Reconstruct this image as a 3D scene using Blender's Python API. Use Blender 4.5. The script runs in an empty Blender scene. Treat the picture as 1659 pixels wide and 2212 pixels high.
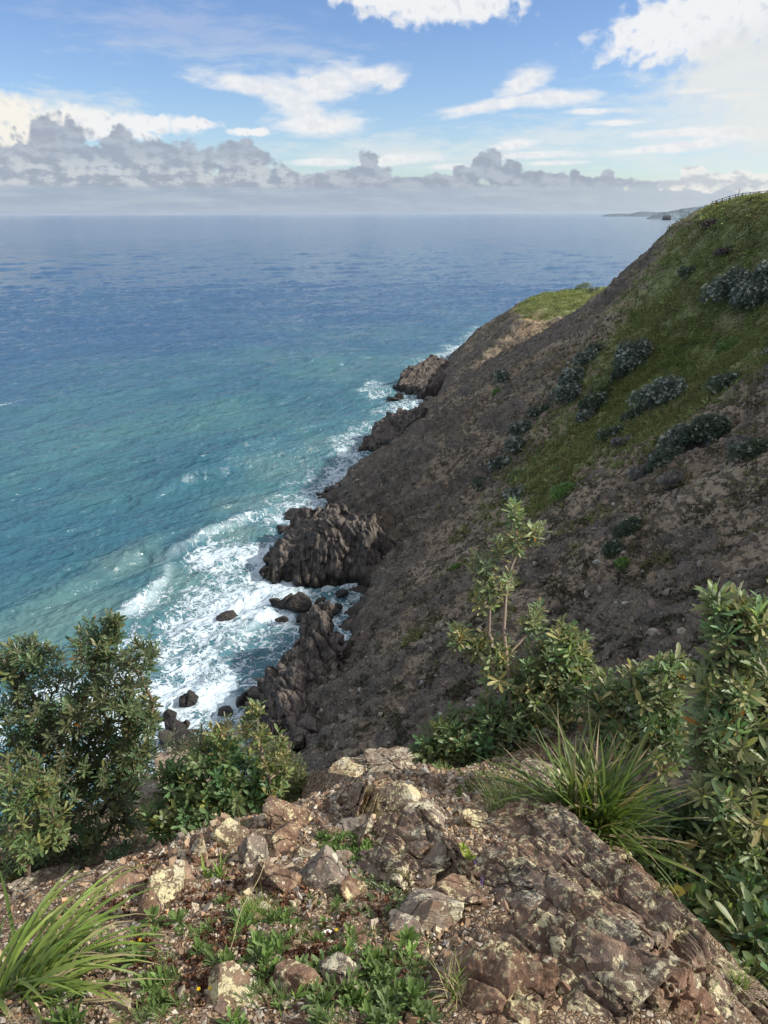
import bpy, math, random
import numpy as np
from mathutils import Matrix, Vector, Euler
R = math.radians
rng = np.random.default_rng(7)
random.seed(7)
S = bpy.context.scene

# ------------------------------------------------------------------ camera, sun, sky, exposure
FPX = 1533.7                        # focal length in pixels of a 1659 x 2212 frame
PITCH, ROLL = 22.8, -0.2
CAMZ = 60.0
SUN_AZ, SUN_EL = 92.0, 35.0         # degrees right of the view direction, above the horizon
cam = bpy.data.cameras.new('camera')
cam.sensor_fit = 'VERTICAL'; cam.sensor_height = 36.0
cam.lens = 36.0 * FPX / 2212.0
cam.clip_start = 0.05; cam.clip_end = 200000
camo = bpy.data.objects.new('camera', cam); S.collection.objects.link(camo)
RM = (Matrix.Rotation(R(90 - PITCH), 3, 'X') @ Matrix.Rotation(R(ROLL), 3, 'Z'))
camo.matrix_world = Matrix.Translation((0, 0, CAMZ)) @ RM.to_4x4()
S.camera = camo
RMn = np.array(RM)

sun = bpy.data.lights.new('sun', 'SUN'); sun.energy = 3.5; sun.angle = R(1.0); sun.color = (1.0, 0.93, 0.82)
suno = bpy.data.objects.new('sun', sun); S.collection.objects.link(suno)
sd = Vector((math.sin(R(SUN_AZ)) * math.cos(R(SUN_EL)), math.cos(R(SUN_AZ)) * math.cos(R(SUN_EL)), math.sin(R(SUN_EL))))
suno.rotation_euler = sd.to_track_quat('Z', 'Y').to_euler(); suno.location = (60, 20, 120)

S.view_settings.view_transform = 'Standard'; S.view_settings.look = 'None'
S.view_settings.exposure = 0.8; S.view_settings.gamma = 1
S.cycles.use_denoising = True
S.cycles.max_bounces = 6; S.cycles.diffuse_bounces = 3; S.cycles.glossy_bounces = 3
S.cycles.transmission_bounces = 3; S.cycles.transparent_max_bounces = 6; S.cycles.volume_bounces = 0
S.cycles.caustics_reflective = False; S.cycles.caustics_refractive = False

def ray(px, py):
    v = RMn @ np.array([(px - 829.5) / FPX, (1106 - py) / FPX, -1.0])
    return v
def at_t(px, py, t):
    return np.array([0, 0, CAMZ]) + ray(px, py) * t
def at_z(px, py, z=0.0):
    d = ray(px, py); return np.array([0, 0, CAMZ]) + d * ((z - CAMZ) / d[2])
def at_y(px, py, Y):
    d = ray(px, py); return np.array([0, 0, CAMZ]) + d * (Y / d[1])
def azel(px, py):
    d = ray(px, py); d = d / np.linalg.norm(d)
    return math.degrees(math.atan2(d[0], d[1])), math.degrees(math.asin(d[2]))

# ------------------------------------------------------------------ node helper
class Tree:
    def __init__(s, nt):
        s.t = nt; nt.nodes.clear()
    def node(s, typ, **kw):
        n = s.t.nodes.new(typ)
        for k, v in kw.items(): setattr(n, k, v)
        return n
    def put(s, sock, v):
        if v is None: return
        if isinstance(v, bpy.types.NodeSocket): s.t.links.new(v, sock)
        elif isinstance(v, (tuple, list)) and sock.type == 'RGBA' and len(v) == 3: sock.default_value = (*v, 1)
        else: sock.default_value = v
    def m(s, op, a, b=None, c=None, clamp=False):
        n = s.node('ShaderNodeMath', operation=op); n.use_clamp = clamp
        s.put(n.inputs[0], a); s.put(n.inputs[1], b); s.put(n.inputs[2], c)
        return n.outputs[0]
    def add(s, a, b): return s.m('ADD', a, b)
    def sub(s, a, b): return s.m('SUBTRACT', a, b)
    def mul(s, a, b): return s.m('MULTIPLY', a, b)
    def mx(s, a, b): return s.m('MAXIMUM', a, b)
    def mn(s, a, b): return s.m('MINIMUM', a, b)
    def ramp(s, v, a, b, lo=0.0, hi=1.0, kind='SMOOTHSTEP'):
        n = s.node('ShaderNodeMapRange', interpolation_type=kind)
        s.put(n.inputs[0], v); s.put(n.inputs[1], a); s.put(n.inputs[2], b); s.put(n.inputs[3], lo); s.put(n.inputs[4], hi)
        return n.outputs[0]
    def mix(s, f, a, b, kind='MIX'):
        n = s.node('ShaderNodeMix', data_type='RGBA', blend_type=kind)
        s.put(n.inputs[0], f); s.put(n.inputs[6], a); s.put(n.inputs[7], b)
        return n.outputs[2]
    def noise(s, vec, scale, detail=4, rough=0.55, dist=0.0, typ=None, col=False):
        n = s.node('ShaderNodeTexNoise')
        if typ: n.noise_type = typ
        s.put(n.inputs['Vector'], vec); n.inputs['Scale'].default_value = scale; n.inputs['Detail'].default_value = detail
        n.inputs['Roughness'].default_value = rough; n.inputs['Distortion'].default_value = dist
        return n.outputs['Color' if col else 'Fac']
    def voro(s, vec, scale, feature='F1', out='Distance', rand=1.0):
        n = s.node('ShaderNodeTexVoronoi', feature=feature)
        s.put(n.inputs['Vector'], vec); n.inputs['Scale'].default_value = scale; n.inputs['Randomness'].default_value = rand
        return n.outputs[out]
    def xyz(s, v):
        n = s.node('ShaderNodeSeparateXYZ'); s.put(n.inputs[0], v); return n.outputs
    def comb(s, x, y, z=0.0):
        n = s.node('ShaderNodeCombineXYZ'); s.put(n.inputs[0], x); s.put(n.inputs[1], y); s.put(n.inputs[2], z); return n.outputs[0]
    def vmath(s, op, a, b=None):
        n = s.node('ShaderNodeVectorMath', operation=op); s.put(n.inputs[0], a)
        if b is not None: s.put(n.inputs[1], b)
        return n.outputs[0]
    def attr(s, name, col=False):
        n = s.node('ShaderNodeAttribute', attribute_name=name); return n.outputs['Color' if col else 'Fac']
    def pos(s): return s.node('ShaderNodeNewGeometry').outputs['Position']
    def obj(s): return s.node('ShaderNodeTexCoord').outputs['Object']
    def bump(s, h, strength=0.5, dist=0.1, nrm=None):
        n = s.node('ShaderNodeBump'); n.inputs['Strength'].default_value = strength; n.inputs['Distance'].default_value = dist
        s.put(n.inputs['Height'], h)
        if nrm is not None: s.put(n.inputs['Normal'], nrm)
        return n.outputs[0]
    def bsdf(s, col, rough=0.8, nrm=None, spec=0.3, **kw):
        n = s.node('ShaderNodeBsdfPrincipled')
        s.put(n.inputs['Base Color'], col); s.put(n.inputs['Roughness'], rough); s.put(n.inputs['Specular IOR Level'], spec)
        if nrm is not None: s.put(n.inputs['Normal'], nrm)
        for k, v in kw.items(): s.put(n.inputs[k], v)
        return n.outputs[0]
    def out(s, sh, vol=None):
        n = s.node('ShaderNodeOutputMaterial')
        if sh is not None: s.t.links.new(sh, n.inputs['Surface'])
        if vol is not None: s.t.links.new(vol, n.inputs['Volume'])
def material(name):
    m = bpy.data.materials.new(name); m.use_nodes = True
    return m, Tree(m.node_tree)

# ------------------------------------------------------------------ world: Nishita sky with procedural clouds
def build_world():
    w = bpy.data.worlds.new('World'); S.world = w; w.use_nodes = True
    T = Tree(w.node_tree)
    sky = T.node('ShaderNodeTexSky', sky_type='NISHITA'); sky.sun_disc = False
    sky.sun_elevation = R(SUN_EL); sky.sun_rotation = R(SUN_AZ)
    sky.altitude = 60; sky.air_density = 1.0; sky.dust_density = 0.6; sky.ozone_density = 1.6
    d_vec = T.node('ShaderNodeTexCoord').outputs['Generated']; d = T.xyz(d_vec)
    U = T.mul(T.m('ARCTAN2', d[0], d[1]), 57.2958)
    V = T.mul(T.m('ARCSINE', d[2]), 57.2958)
    K = 1.0 / 27.0                                  # degrees per frame pixel, about
    nc = T.comb(U, V)
    warp = T.noise(nc, 0.35, 3, 0.5, col=True)
    wv = T.vmath('MULTIPLY', T.vmath('SUBTRACT', warp, (0.5, 0.5, 0.5)), (2.2, 1.0, 0))
    nw = T.vmath('ADD', nc, wv)
    puff = T.noise(nw, 1.0, 8, 0.50)
    puff2 = T.noise(T.vmath('ADD', nw, (0.25, 0.30, 0)), 1.0, 5, 0.55)
    relief = T.sub(puff, puff2)
    streak = T.noise(T.vmath('MULTIPLY', nw, (0.30, 1.5, 1)), 1.0, 8, 0.62)
    fine = T.noise(T.vmath('MULTIPLY', nw, (0.55, 1.7, 1)), 1.2, 7, 0.52)
    def ell(px, py, rx, ry, rot=0.0, wgt=1.0):
        a, e = azel(px, py); c, s_ = math.cos(R(rot)), math.sin(R(rot))
        du = T.sub(U, a); dv = T.sub(V, e)
        p = T.m('MULTIPLY_ADD', du, c / (rx * K), T.mul(dv, s_ / (rx * K)))
        q = T.m('MULTIPLY_ADD', dv, c / (ry * K), T.mul(du, -s_ / (ry * K)))
        r = T.m('SQRT', T.add(T.mul(p, p), T.mul(q, q)))
        return T.mul(T.m('SUBTRACT', 1.0, r), wgt)
    def union(lst):
        o = None
        for e in lst:
            v = ell(*e); o = v if o is None else T.m('SMOOTH_MAX', o, v, 0.15)
        return o
    # real-sky gains: a little deeper blue high up, paler and greener low down
    tone = T.ramp(V, 0.0, 13.0, 0, 1, 'LINEAR')
    gain = T.mix(tone, (0.88, 0.97, 1.10), (0.70, 0.80, 1.02))
    base = T.mix(1.0, sky.outputs[0], gain, 'MULTIPLY')
    right = T.ramp(U, -10, 30, 0, 1)
    CW = 6.1                                         # cloud white in the sky's own units
    def colour(r, g, b): return (r * CW, g * CW, b * CW)
    # thin veils
    veil = union([(430, 75, 330, 62, -4), (640, 108, 160, 22, -6), (90, 235, 260, 45, 0), (1500, 260, 330, 130, 8), (1620, 330, 320, 90, 0), (900, 330, 420, 50, 0), (1250, 300, 260, 60, 0)])
    veil_d = T.mul(T.ramp(T.m('MULTIPLY_ADD', T.sub(streak, 0.5), 2.2, T.mul(veil, 0.9)), 0.0, 1.0), T.ramp(V, 8, 11, 0.75, 0.42))
    c = T.mix(veil_d, base, T.mix(T.ramp(V, 9, 11), colour(0.84, 0.90, 0.92), colour(0.62, 0.68, 0.86)))
    # wisps: the wing shape, the second wing, flat streaks on the right
    wisp = union([(560, 188, 165, 22, -7), (700, 185, 130, 42, 12), (800, 165, 85, 26, 8), (640, 225, 100, 46, -30), (690, 268, 125, 30, 0), (850, 178, 40, 16, 20),
                  (1130, 180, 72, 30, 25), (1080, 225, 165, 15, 8), (1190, 212, 120, 20, 0), (1010, 236, 70, 12, 4),
                  (1150, 335, 120, 9, 1), (1110, 313, 60, 12, 4), (850, 345, 120, 14, 3), (700, 350, 90, 10, 0), (1480, 285, 130, 9, 2), (1580, 288, 120, 16, -3), (1500, 312, 100, 14, 6),
                  (1440, 318, 150, 10, 5), (1500, 196, 55, 6, 0), (1405, 135, 26, 11, 20), (1280, 240, 70, 7, 0), (1330, 265, 60, 7, 0), (1600, 205, 60, 8, 0), (980, 360, 60, 8, 0), (1210, 352, 70, 6, 0)])
    wisp_d = T.ramp(T.m('MULTIPLY_ADD', T.sub(fine, 0.5), 1.15, T.mul(wisp, 1.3)), 0.0, 0.95)
    wisp_sh = T.mix(T.ramp(T.m('MULTIPLY_ADD', relief, 2.2, T.mul(wisp, 0.5)), 0.15, 0.6), colour(1.0, 1.0, 1.0), colour(0.90, 0.92, 0.96))
    c = T.mix(T.mul(wisp_d, 0.93), c, wisp_sh)
    # puffy high cloud, top right and top centre, and the bright cumulus at left
    cum = union([(1500, 45, 190, 62, 10), (1640, 20, 180, 90, 0), (1590, 75, 150, 42, 8), (1400, 75, 60, 24, 10), (950, 8, 190, 40, 0), (830, 0, 110, 18, 0), (1390, 48, 60, 20, 0),
                 (-20, 250, 120, 52, 0), (10, 300, 110, 60, 0), (190, 262, 150, 30, -4), (310, 268, 140, 20, -2), (410, 268, 70, 14, 0), (250, 290, 100, 14, 0), (540, 285, 60, 9, 0)])
    cum_d = T.ramp(T.m('MULTIPLY_ADD', T.sub(puff, 0.5), 2.3, T.mul(cum, 1.5)), 0.02, 0.75)
    warm = T.ramp(U, -18, -26, 0, 1)
    cum_w = T.mix(warm, colour(1.0, 1.01, 1.02), colour(1.06, 1.01, 0.90))
    cum_c = T.mix(T.ramp(relief, 0.02, 0.34), cum_w, colour(0.74, 0.78, 0.85))
    c = T.mix(T.mul(cum_d, 0.96), c, cum_c)
    grey = union([(1640, 150, 170, 90, 0), (1560, 150, 110, 60, 20), (1680, 240, 130, 70, 0)])
    grey_d = T.ramp(T.m('MULTIPLY_ADD', T.sub(puff, 0.5), 1.4, T.mul(grey, 1.4)), 0.0, 0.95)
    c = T.mix(T.mul(grey_d, 0.85), c, T.mix(T.ramp(V, 8, 12), colour(0.90, 0.92, 0.90), colour(0.70, 0.75, 0.82)))
    # the cumulus bank along the horizon: domes standing on a flat grey sheet
    wb = T.vmath('ADD', nc, T.vmath('MULTIPLY', wv, (0.30, 0.35, 0)))
    puffb = T.noise(wb, 0.9, 6, 0.52); cells = T.voro(wb, 1.1, 'SMOOTH_F1'); cells2 = T.voro(wb, 2.6, 'F1')
    domes = union([(120, 303, 62, 44, 0), (95, 335, 60, 40, 0), (20, 352, 90, 34, 0), (185, 345, 60, 34, 0), (262, 328, 42, 44, 0), (300, 345, 60, 40, 0), (350, 345, 50, 40, 0), (425, 352, 56, 38, 0), (512, 336, 44, 34, 0), (552, 345, 34, 26, 0), (530, 372, 70, 34, 0), (610, 382, 44, 20, 0),
                   (690, 388, 70, 15, 0), (740, 380, 50, 15, 0), (797, 348, 24, 22, 0), (790, 376, 60, 20, 0), (880, 396, 80, 14, 0), (960, 392, 60, 16, 0), (1008, 380, 40, 22, 0), (1060, 358, 30, 34, 0), (1034, 364, 26, 24, 0), (1090, 380, 60, 26, 0), (1160, 386, 60, 20, 0), (1240, 380, 12, 18, 0), (1235, 394, 60, 14, 0), (1312, 384, 14, 14, 0), (1320, 396, 70, 13, 0), (1410, 402, 80, 12, 0)])
    sheet = T.mul(T.sub(T.ramp(U, -28, 30, 3.15, 1.75), V), 0.9)
    edge = T.add(T.m('SMOOTH_MAX', domes, sheet, 0.25), T.add(T.mul(T.sub(puffb, 0.5), 1.0), T.add(T.mul(T.sub(0.42, cells), 0.55), T.mul(T.sub(0.36, cells2), 0.24))))
    b_d = T.ramp(edge, -0.04, 0.24)
    lw = T.vmath('MULTIPLY', wb, (0.7, 1.3, 1))
    lump = T.noise(lw, 0.75, 7, 0.60); lump2 = T.noise(T.vmath('ADD', lw, (0.30, 0.45, 0)), 0.75, 6, 0.58)
    brl = T.sub(lump, lump2)
    grey_c = T.mix(T.ramp(brl, -0.12, 0.12), colour(0.50, 0.565, 0.66), colour(0.40, 0.455, 0.555))
    midband = T.mul(T.ramp(V, 1.55, 2.0), T.ramp(V, 4.2, 2.7))
    light_p = T.mul(T.ramp(T.add(brl, T.mul(T.sub(puffb, 0.5), 0.35)), 0.06, -0.12), T.mul(midband, T.ramp(U, 0, -9, 0.15, 0.95)))
    grey_c = T.mix(light_p, grey_c, colour(0.66, 0.70, 0.745))
    rim = T.mul(T.ramp(edge, 0.45, 0.02), T.ramp(U, 15, 24, 0.0, 0.9))
    grey_c = T.mix(rim, grey_c, colour(0.95, 0.95, 0.92))
    grey_c = T.mix(T.ramp(U, 12, 26, 0, 0.6), grey_c, colour(0.66, 0.71, 0.76))
    low = T.ramp(V, 1.95, 1.6)
    strat = T.noise(T.vmath('MULTIPLY', nc, (0.16, 1.8, 1)), 1.0, 6, 0.6)
    lowc = T.mix(T.ramp(strat, 0.42, 0.66), colour(0.405, 0.50, 0.63), colour(0.52, 0.60, 0.70))
    lowc = T.mix(T.ramp(V, 1.3, 0.0, 0, 0.5), lowc, colour(0.50, 0.60, 0.72))
    lowc = T.mix(T.mul(right, 0.55), lowc, colour(0.68, 0.745, 0.79))
    grey_c = T.mix(T.mul(low, 0.8), grey_c, lowc)
    c = T.mix(T.mul(b_d, 0.96), c, grey_c)
    # bright little cumulus heads standing on the bank at the right
    hd = union([(1500, 383, 34, 24, 0), (1535, 395, 50, 18, 0), (1585, 392, 50, 20, 0), (1640, 395, 50, 18, 0), (1460, 400, 40, 12, 0)])
    hd_d = T.ramp(T.m('MULTIPLY_ADD', T.sub(puffb, 0.5), 2.0, T.mul(hd, 1.4)), 0.05, 0.4)
    c = T.mix(T.mul(hd_d, 0.9), c, T.mix(T.ramp(brl, -0.1, 0.12), colour(0.98, 0.97, 0.93), colour(0.62, 0.66, 0.72)))
    # unseen broken bright cloud added higher up, overhead and behind, as fill light
    fill_deck = T.noise(T.vmath('MULTIPLY', d_vec, (1, 1, 1.6)), 2.2, 6, 0.55)
    fill_deck_d = T.mul(T.ramp(V, 15, 30), T.ramp(fill_deck, 0.36, 0.52))
    c = T.mix(T.mul(fill_deck_d, 0.92), c, T.mix(T.ramp(fill_deck, 0.45, 0.7), colour(1.12, 1.10, 1.06), colour(0.88, 0.89, 0.90)))
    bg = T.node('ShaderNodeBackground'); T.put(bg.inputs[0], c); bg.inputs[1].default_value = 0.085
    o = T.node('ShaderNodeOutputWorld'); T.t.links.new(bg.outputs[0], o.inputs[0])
    w.cycles.sampling_method = 'MANUAL'; w.cycles.sample_map_resolution = 1024
build_world()

# ------------------------------------------------------------------ numpy noise
_g = np.random.default_rng(11).normal(size=(256, 3)); _g /= np.linalg.norm(_g, axis=1)[:, None]
_g = _g.astype(np.float32)
def _h(i, j, k, seed):
    h = (i.astype(np.int64) * 374761393 + j.astype(np.int64) * 668265263 + k.astype(np.int64) * 2147483647 + seed * 974634777) & 0xffffffff
    h = ((h ^ (h >> 13)) * 1274126177) & 0xffffffff
    return h ^ (h >> 16)
def perlin(p, seed=0):
    p = np.asarray(p, dtype=np.float64); f0 = np.floor(p); f = (p - f0).astype(np.float32); i = f0.astype(np.int64)
    u = f * f * f * (f * (f * 6 - 15) + 10); out = np.zeros(len(p), np.float32)
    for a in (0, 1):
        for b in (0, 1):
            for c in (0, 1):
                g = _g[_h(i[:, 0] + a, i[:, 1] + b, i[:, 2] + c, seed) & 255]
                d = g[:, 0] * (f[:, 0] - a) + g[:, 1] * (f[:, 1] - b) + g[:, 2] * (f[:, 2] - c)
                out += d * (u[:, 0] if a else 1 - u[:, 0]) * (u[:, 1] if b else 1 - u[:, 1]) * (u[:, 2] if c else 1 - u[:, 2])
    return out * 1.5
def fbm(p, oct=4, seed=0, gain=0.5, ridged=False):
    p = np.asarray(p, float); o = np.zeros(len(p)); a = 1.0; s = 0
    for k in range(oct):
        n = perlin(p, seed + k * 13)
        if ridged: n = 1 - 2 * np.abs(n)
        o += a * n; s += a; a *= gain; p = p * 2.03 + 7.1
    return o / s
def worley(p, seed=0):
    p = np.asarray(p, float); i = np.floor(p).astype(np.int64); f1 = np.full(len(p), 9.0); f2 = np.full(len(p), 9.0); idm = np.zeros(len(p), np.int64)
    for a in (-1, 0, 1):
        for b in (-1, 0, 1):
            for c in (-1, 0, 1):
                q = i + np.array([a, b, c]); h = _h(q[:, 0], q[:, 1], q[:, 2], seed)
                cx = q[:, 0] + (h & 1023) / 1023.0; cy = q[:, 1] + ((h >> 10) & 1023) / 1023.0; cz = q[:, 2] + ((h >> 20) & 1023) / 1023.0
                d = np.sqrt((p[:, 0] - cx) ** 2 + (p[:, 1] - cy) ** 2 + (p[:, 2] - cz) ** 2)
                n = d < f1
                f2 = np.where(n, f1, np.minimum(f2, d)); f1 = np.where(n, d, f1); idm = np.where(n, h & 255, idm)
    return f1, f2, idm
def sstep(a, b, x):
    t = np.clip((np.asarray(x, float) - a) / (b - a), 0, 1); return t * t * (3 - 2 * t)
def smax(a, b, k):
    h = np.clip(0.5 + 0.5 * (a - b) / k, 0, 1); return b + (a - b) * h + k * h * (1 - h)
def smin(a, b, k): return -smax(-a, -b, k)
def poly_sd(P, poly):
    """signed distance to a polygon in the ground plan, positive inside"""
    P = np.asarray(P, float)[:, :2]; poly = np.asarray(poly, float)[:, :2]
    d = np.full(len(P), 1e18); ins = np.zeros(len(P), bool)
    for k in range(len(poly)):
        a, b = poly[k], poly[(k + 1) % len(poly)]; e = b - a; w = P - a
        t = np.clip((w @ e) / (e @ e + 1e-12), 0, 1); q = w - t[:, None] * e
        d = np.minimum(d, (q * q).sum(1))
        c = ((a[1] > P[:, 1]) != (b[1] > P[:, 1])) & (P[:, 0] < (b[0] - a[0]) * (P[:, 1] - a[1]) / (b[1] - a[1] + 1e-12) + a[0])
        ins ^= c
    return np.sqrt(d) * np.where(ins, 1, -1)
def line_d(P, pts):
    P = np.asarray(P, float)[:, :2]; pts = np.asarray(pts, float)[:, :2]; d = np.full(len(P), 1e18); par = np.zeros(len(P)); side = np.zeros(len(P))
    for k in range(len(pts) - 1):
        a, b = pts[k], pts[k + 1]; e = b - a; w = P - a; t = np.clip((w @ e) / (e @ e), 0, 1); q = w - t[:, None] * e; dd = (q * q).sum(1)
        n = dd < d; d = np.where(n, dd, d); par = np.where(n, (k + t) / (len(pts) - 1), par); side = np.where(n, np.sign(e[0] * w[:, 1] - e[1] * w[:, 0]), side)
    return np.sqrt(d), par, side
class RBF:
    def __init__(s, P, beta=1.6):
        P = np.asarray(P, float); s.c = P[:, :2]; s.b = beta; n = len(P)
        K = np.linalg.norm(s.c[:, None] - s.c[None], axis=2) ** beta
        A = np.zeros((n + 3, n + 3)); A[:n, :n] = K + 1e-6 * np.eye(n); A[:n, n] = 1; A[:n, n + 1:] = s.c; A[n, :n] = 1; A[n + 1:, :n] = s.c.T
        s.w = np.linalg.solve(A, np.concatenate([P[:, 2], [0, 0, 0]]))
    def __call__(s, X):
        X = np.asarray(X, float)[:, :2]; o = np.empty(len(X)); n = len(s.c)
        for i in range(0, len(X), 40000):
            x = X[i:i + 40000]; K = np.linalg.norm(x[:, None] - s.c[None], axis=2) ** s.b
            o[i:i + 40000] = K @ s.w[:n] + s.w[n] + x @ s.w[n + 1:]
        return o

# ------------------------------------------------------------------ mesh helpers
def link_mesh(name, V, faces, mat, parent=None, smooth=True, attrs=None, cols=None):
    """faces: one array or list of arrays (n,3) / (n,4)"""
    me = bpy.data.meshes.new(name); V = np.asarray(V, np.float32)
    if not isinstance(faces, list): faces = [faces]
    faces = [np.asarray(f, np.int32) for f in faces if len(f)]
    loops = np.concatenate([f.ravel() for f in faces]); sizes = np.concatenate([np.full(len(f), f.shape[1], np.int32) for f in faces])
    starts = np.concatenate([[0], np.cumsum(sizes)[:-1]]).astype(np.int32)
    me.vertices.add(len(V)); me.vertices.foreach_set('co', V.ravel())
    me.loops.add(len(loops)); me.loops.foreach_set('vertex_index', loops)
    me.polygons.add(len(sizes)); me.polygons.foreach_set('loop_start', starts); me.polygons.foreach_set('loop_total', sizes)
    me.polygons.foreach_set('use_smooth', np.full(len(sizes), smooth))
    for k, a in (attrs or {}).items():
        at = me.attributes.new(k, 'FLOAT', 'POINT'); at.data.foreach_set('value', np.asarray(a, np.float32))
    if cols is not None:
        at = me.attributes.new('col', 'FLOAT_COLOR', 'POINT'); c4 = np.ones((len(V), 4), np.float32); c4[:, :3] = cols; at.data.foreach_set('color', c4.ravel())
    me.update(calc_edges=True); me.validate()
    me.materials.append(mat)
    o = bpy.data.objects.new(name, me); S.collection.objects.link(o)
    if parent is not None: o.parent = parent
    return o
def empty(name, loc):
    o = bpy.data.objects.new(name, None); S.collection.objects.link(o); o.location = loc; o.empty_display_size = 0.2; return o
def tag(o, label=None, cat=None, group=None, kind=None):
    if label: o['label'] = label
    if cat: o['category'] = cat
    if group: o['group'] = group
    if kind: o['kind'] = kind
    return o
def child(o, parent):
    o.parent = parent; o.matrix_parent_inverse = Matrix.Translation(parent.location).inverted(); return o
def recentre(o, p):
    """move the origin of a mesh built in world coordinates to p"""
    p = np.asarray(p, np.float32); me = o.data; co = np.empty(len(me.vertices) * 3, np.float32); me.vertices.foreach_get('co', co)
    co = co.reshape(-1, 3) - p; me.vertices.foreach_set('co', co.ravel()); me.update(); o.location = p; return o
def grid_faces(nr, nc):
    i = np.arange(nr - 1)[:, None] * nc + np.arange(nc - 1)[None]
    return np.stack([i, i + 1, i + nc + 1, i + nc], -1).reshape(-1, 4)
def stamp(tv, tf, pos, M):
    """copies of a template (tv, tf) with 3x3 matrices M at pos, as one vertex/face array"""
    n, k = len(pos), len(tv)
    V = (np.einsum('nij,kj->nki', M, tv) + pos[:, None]).reshape(-1, 3)
    F = [(np.asarray(f)[None] + (np.arange(n) * k)[:, None, None]).reshape(-1, np.asarray(f).shape[1]) for f in tf]
    return V, F
def unit(v): return v / (np.linalg.norm(v, axis=-1, keepdims=True) + 1e-9)
def rand_rot(n):
    q = unit(rng.normal(size=(n, 4))); w, x, y, z = q.T
    return np.stack([np.stack([1 - 2 * (y * y + z * z), 2 * (x * y - z * w), 2 * (x * z + y * w)], -1), np.stack([2 * (x * y + z * w), 1 - 2 * (x * x + z * z), 2 * (y * z - x * w)], -1), np.stack([2 * (x * z - y * w), 2 * (y * z + x * w), 1 - 2 * (x * x + y * y)], -1)], -2)
def frames(d, up):
    """matrices whose columns are right, d, normal"""
    d = unit(d); r = unit(np.cross(d, up)); n = np.cross(r, d)
    return np.stack([r, d, n], -1)
_ico = {}
def ico(sub):
    if sub not in _ico:
        import bmesh
        bm = bmesh.new(); bmesh.ops.create_icosphere(bm, subdivisions=sub, radius=1.0)
        v = np.array([x.co[:] for x in bm.verts]); f = np.array([[x.index for x in g.verts] for g in bm.faces]); bm.free()
        _ico[sub] = (unit(v), f)
    return _ico[sub]
def facet_rock(seed, sub=5, planes=16, flat=0.0, noise=0.05, round_=0.0):
    """an angular stone of unit size: a random convex block with chipped faces"""
    r = np.random.default_rng(seed); u, f = ico(sub)
    n = unit(r.normal(size=(planes, 3))); d = r.uniform(0.62, 1.0, planes)
    if flat: n = np.vstack([n, [[0.06, 0.04, 1], [-0.05, 0.06, -1]]]); n = unit(n); d = np.append(d, [flat, flat])
    q = n @ u.T; q = np.where(q > 0.02, d[:, None] / np.maximum(q, 0.02), 9)
    if round_: rad = -np.log(np.exp(-q * round_).sum(0)) / round_
    else: rad = q.min(0)
    v = u * np.clip(rad, 0.05, 1.5)[:, None]
    if noise:
        o = r.uniform(0, 90, 3)
        c = fbm(v * 2.2 + o, 4, seed % 97, 0.55) * noise + (fbm(v * 6.0 + o, 3, seed % 89, 0.6, True) - 0.3) * noise * 0.45
        v = v + u * c[:, None]
    return v, f

# ------------------------------------------------------------------ materials
def mat_terrain():
    m, T = material('hillside_earth')
    p = T.pos(); g = T.attr('grass'); rk = T.attr('rock')
    n1 = T.noise(p, 0.09, 5, 0.6); n2 = T.noise(p, 0.6, 6, 0.65); n3 = T.noise(p, 3.5, 5, 0.7); sp = T.noise(p, 1.3, 5, 0.7)
    soil = T.mix(T.ramp(n1, 0.35, 0.65), (0.275, 0.218, 0.155), (0.385, 0.318, 0.23))
    soil = T.mix(T.ramp(n3, 0.35, 0.7), T.mix(1.0, soil, (0.6, 0.6, 0.62), 'MULTIPLY'), soil)
    soil = T.mix(T.mul(T.attr('tan'), 0.8), soil, (0.30, 0.22, 0.14))
    soil = T.mix(T.mul(T.attr('rust'), 0.7), soil, (0.34, 0.17, 0.10))
    dark = T.mul(T.ramp(T.m('MULTIPLY_ADD', T.sub(n2, 0.5), 0.9, sp), 0.45, 0.55), 0.9)
    soil = T.mix(dark, soil, (0.070, 0.060, 0.046))
    peb = T.voro(p, 5.5, 'F1', 'Color'); pb = T.xyz(peb)
    soil = T.mix(T.mul(T.ramp(pb[0], 0.93, 0.97), 0.5), soil, (0.34, 0.30, 0.26))
    rock = T.mix(T.ramp(n2, 0.35, 0.65), (0.062, 0.055, 0.049), (0.150, 0.128, 0.106))
    rock = T.mix(T.ramp(n3, 0.45, 0.75), rock, (0.27, 0.23, 0.185))
    grs = T.mix(T.ramp(n2, 0.35, 0.68), (0.160, 0.190, 0.082), (0.265, 0.295, 0.140))
    grs = T.mix(T.mul(T.ramp(n1, 0.5, 0.7), 0.7), grs, (0.235, 0.185, 0.115))
    grs = T.mix(T.ramp(T.attr('lush'), 0.0, 1.0), grs, (0.195, 0.220, 0.080))
    c = T.mix(T.ramp(rk, 0.35, 0.65), soil, rock)
    c = T.mix(T.ramp(T.m('MULTIPLY_ADD', T.sub(n2, 0.5), 1.8, T.m('MULTIPLY_ADD', T.sub(n1, 0.5), 1.2, g)), 0.32, 0.85), c, grs)
    wet = T.ramp(T.add(T.xyz(p)[2], T.mul(n2, 1.6)), 3.0, 1.0)
    c = T.mix(T.mul(wet, 0.75), c, (0.022, 0.020, 0.019))
    h = T.add(T.mul(n3, 0.6), T.mul(T.noise(p, 9, 4, 0.7), 0.35))
    T.out(T.bsdf(c, T.ramp(wet, 0, 1, 0.9, 0.45), T.bump(h, 0.8, 0.35), 0.2))
    return m
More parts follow.
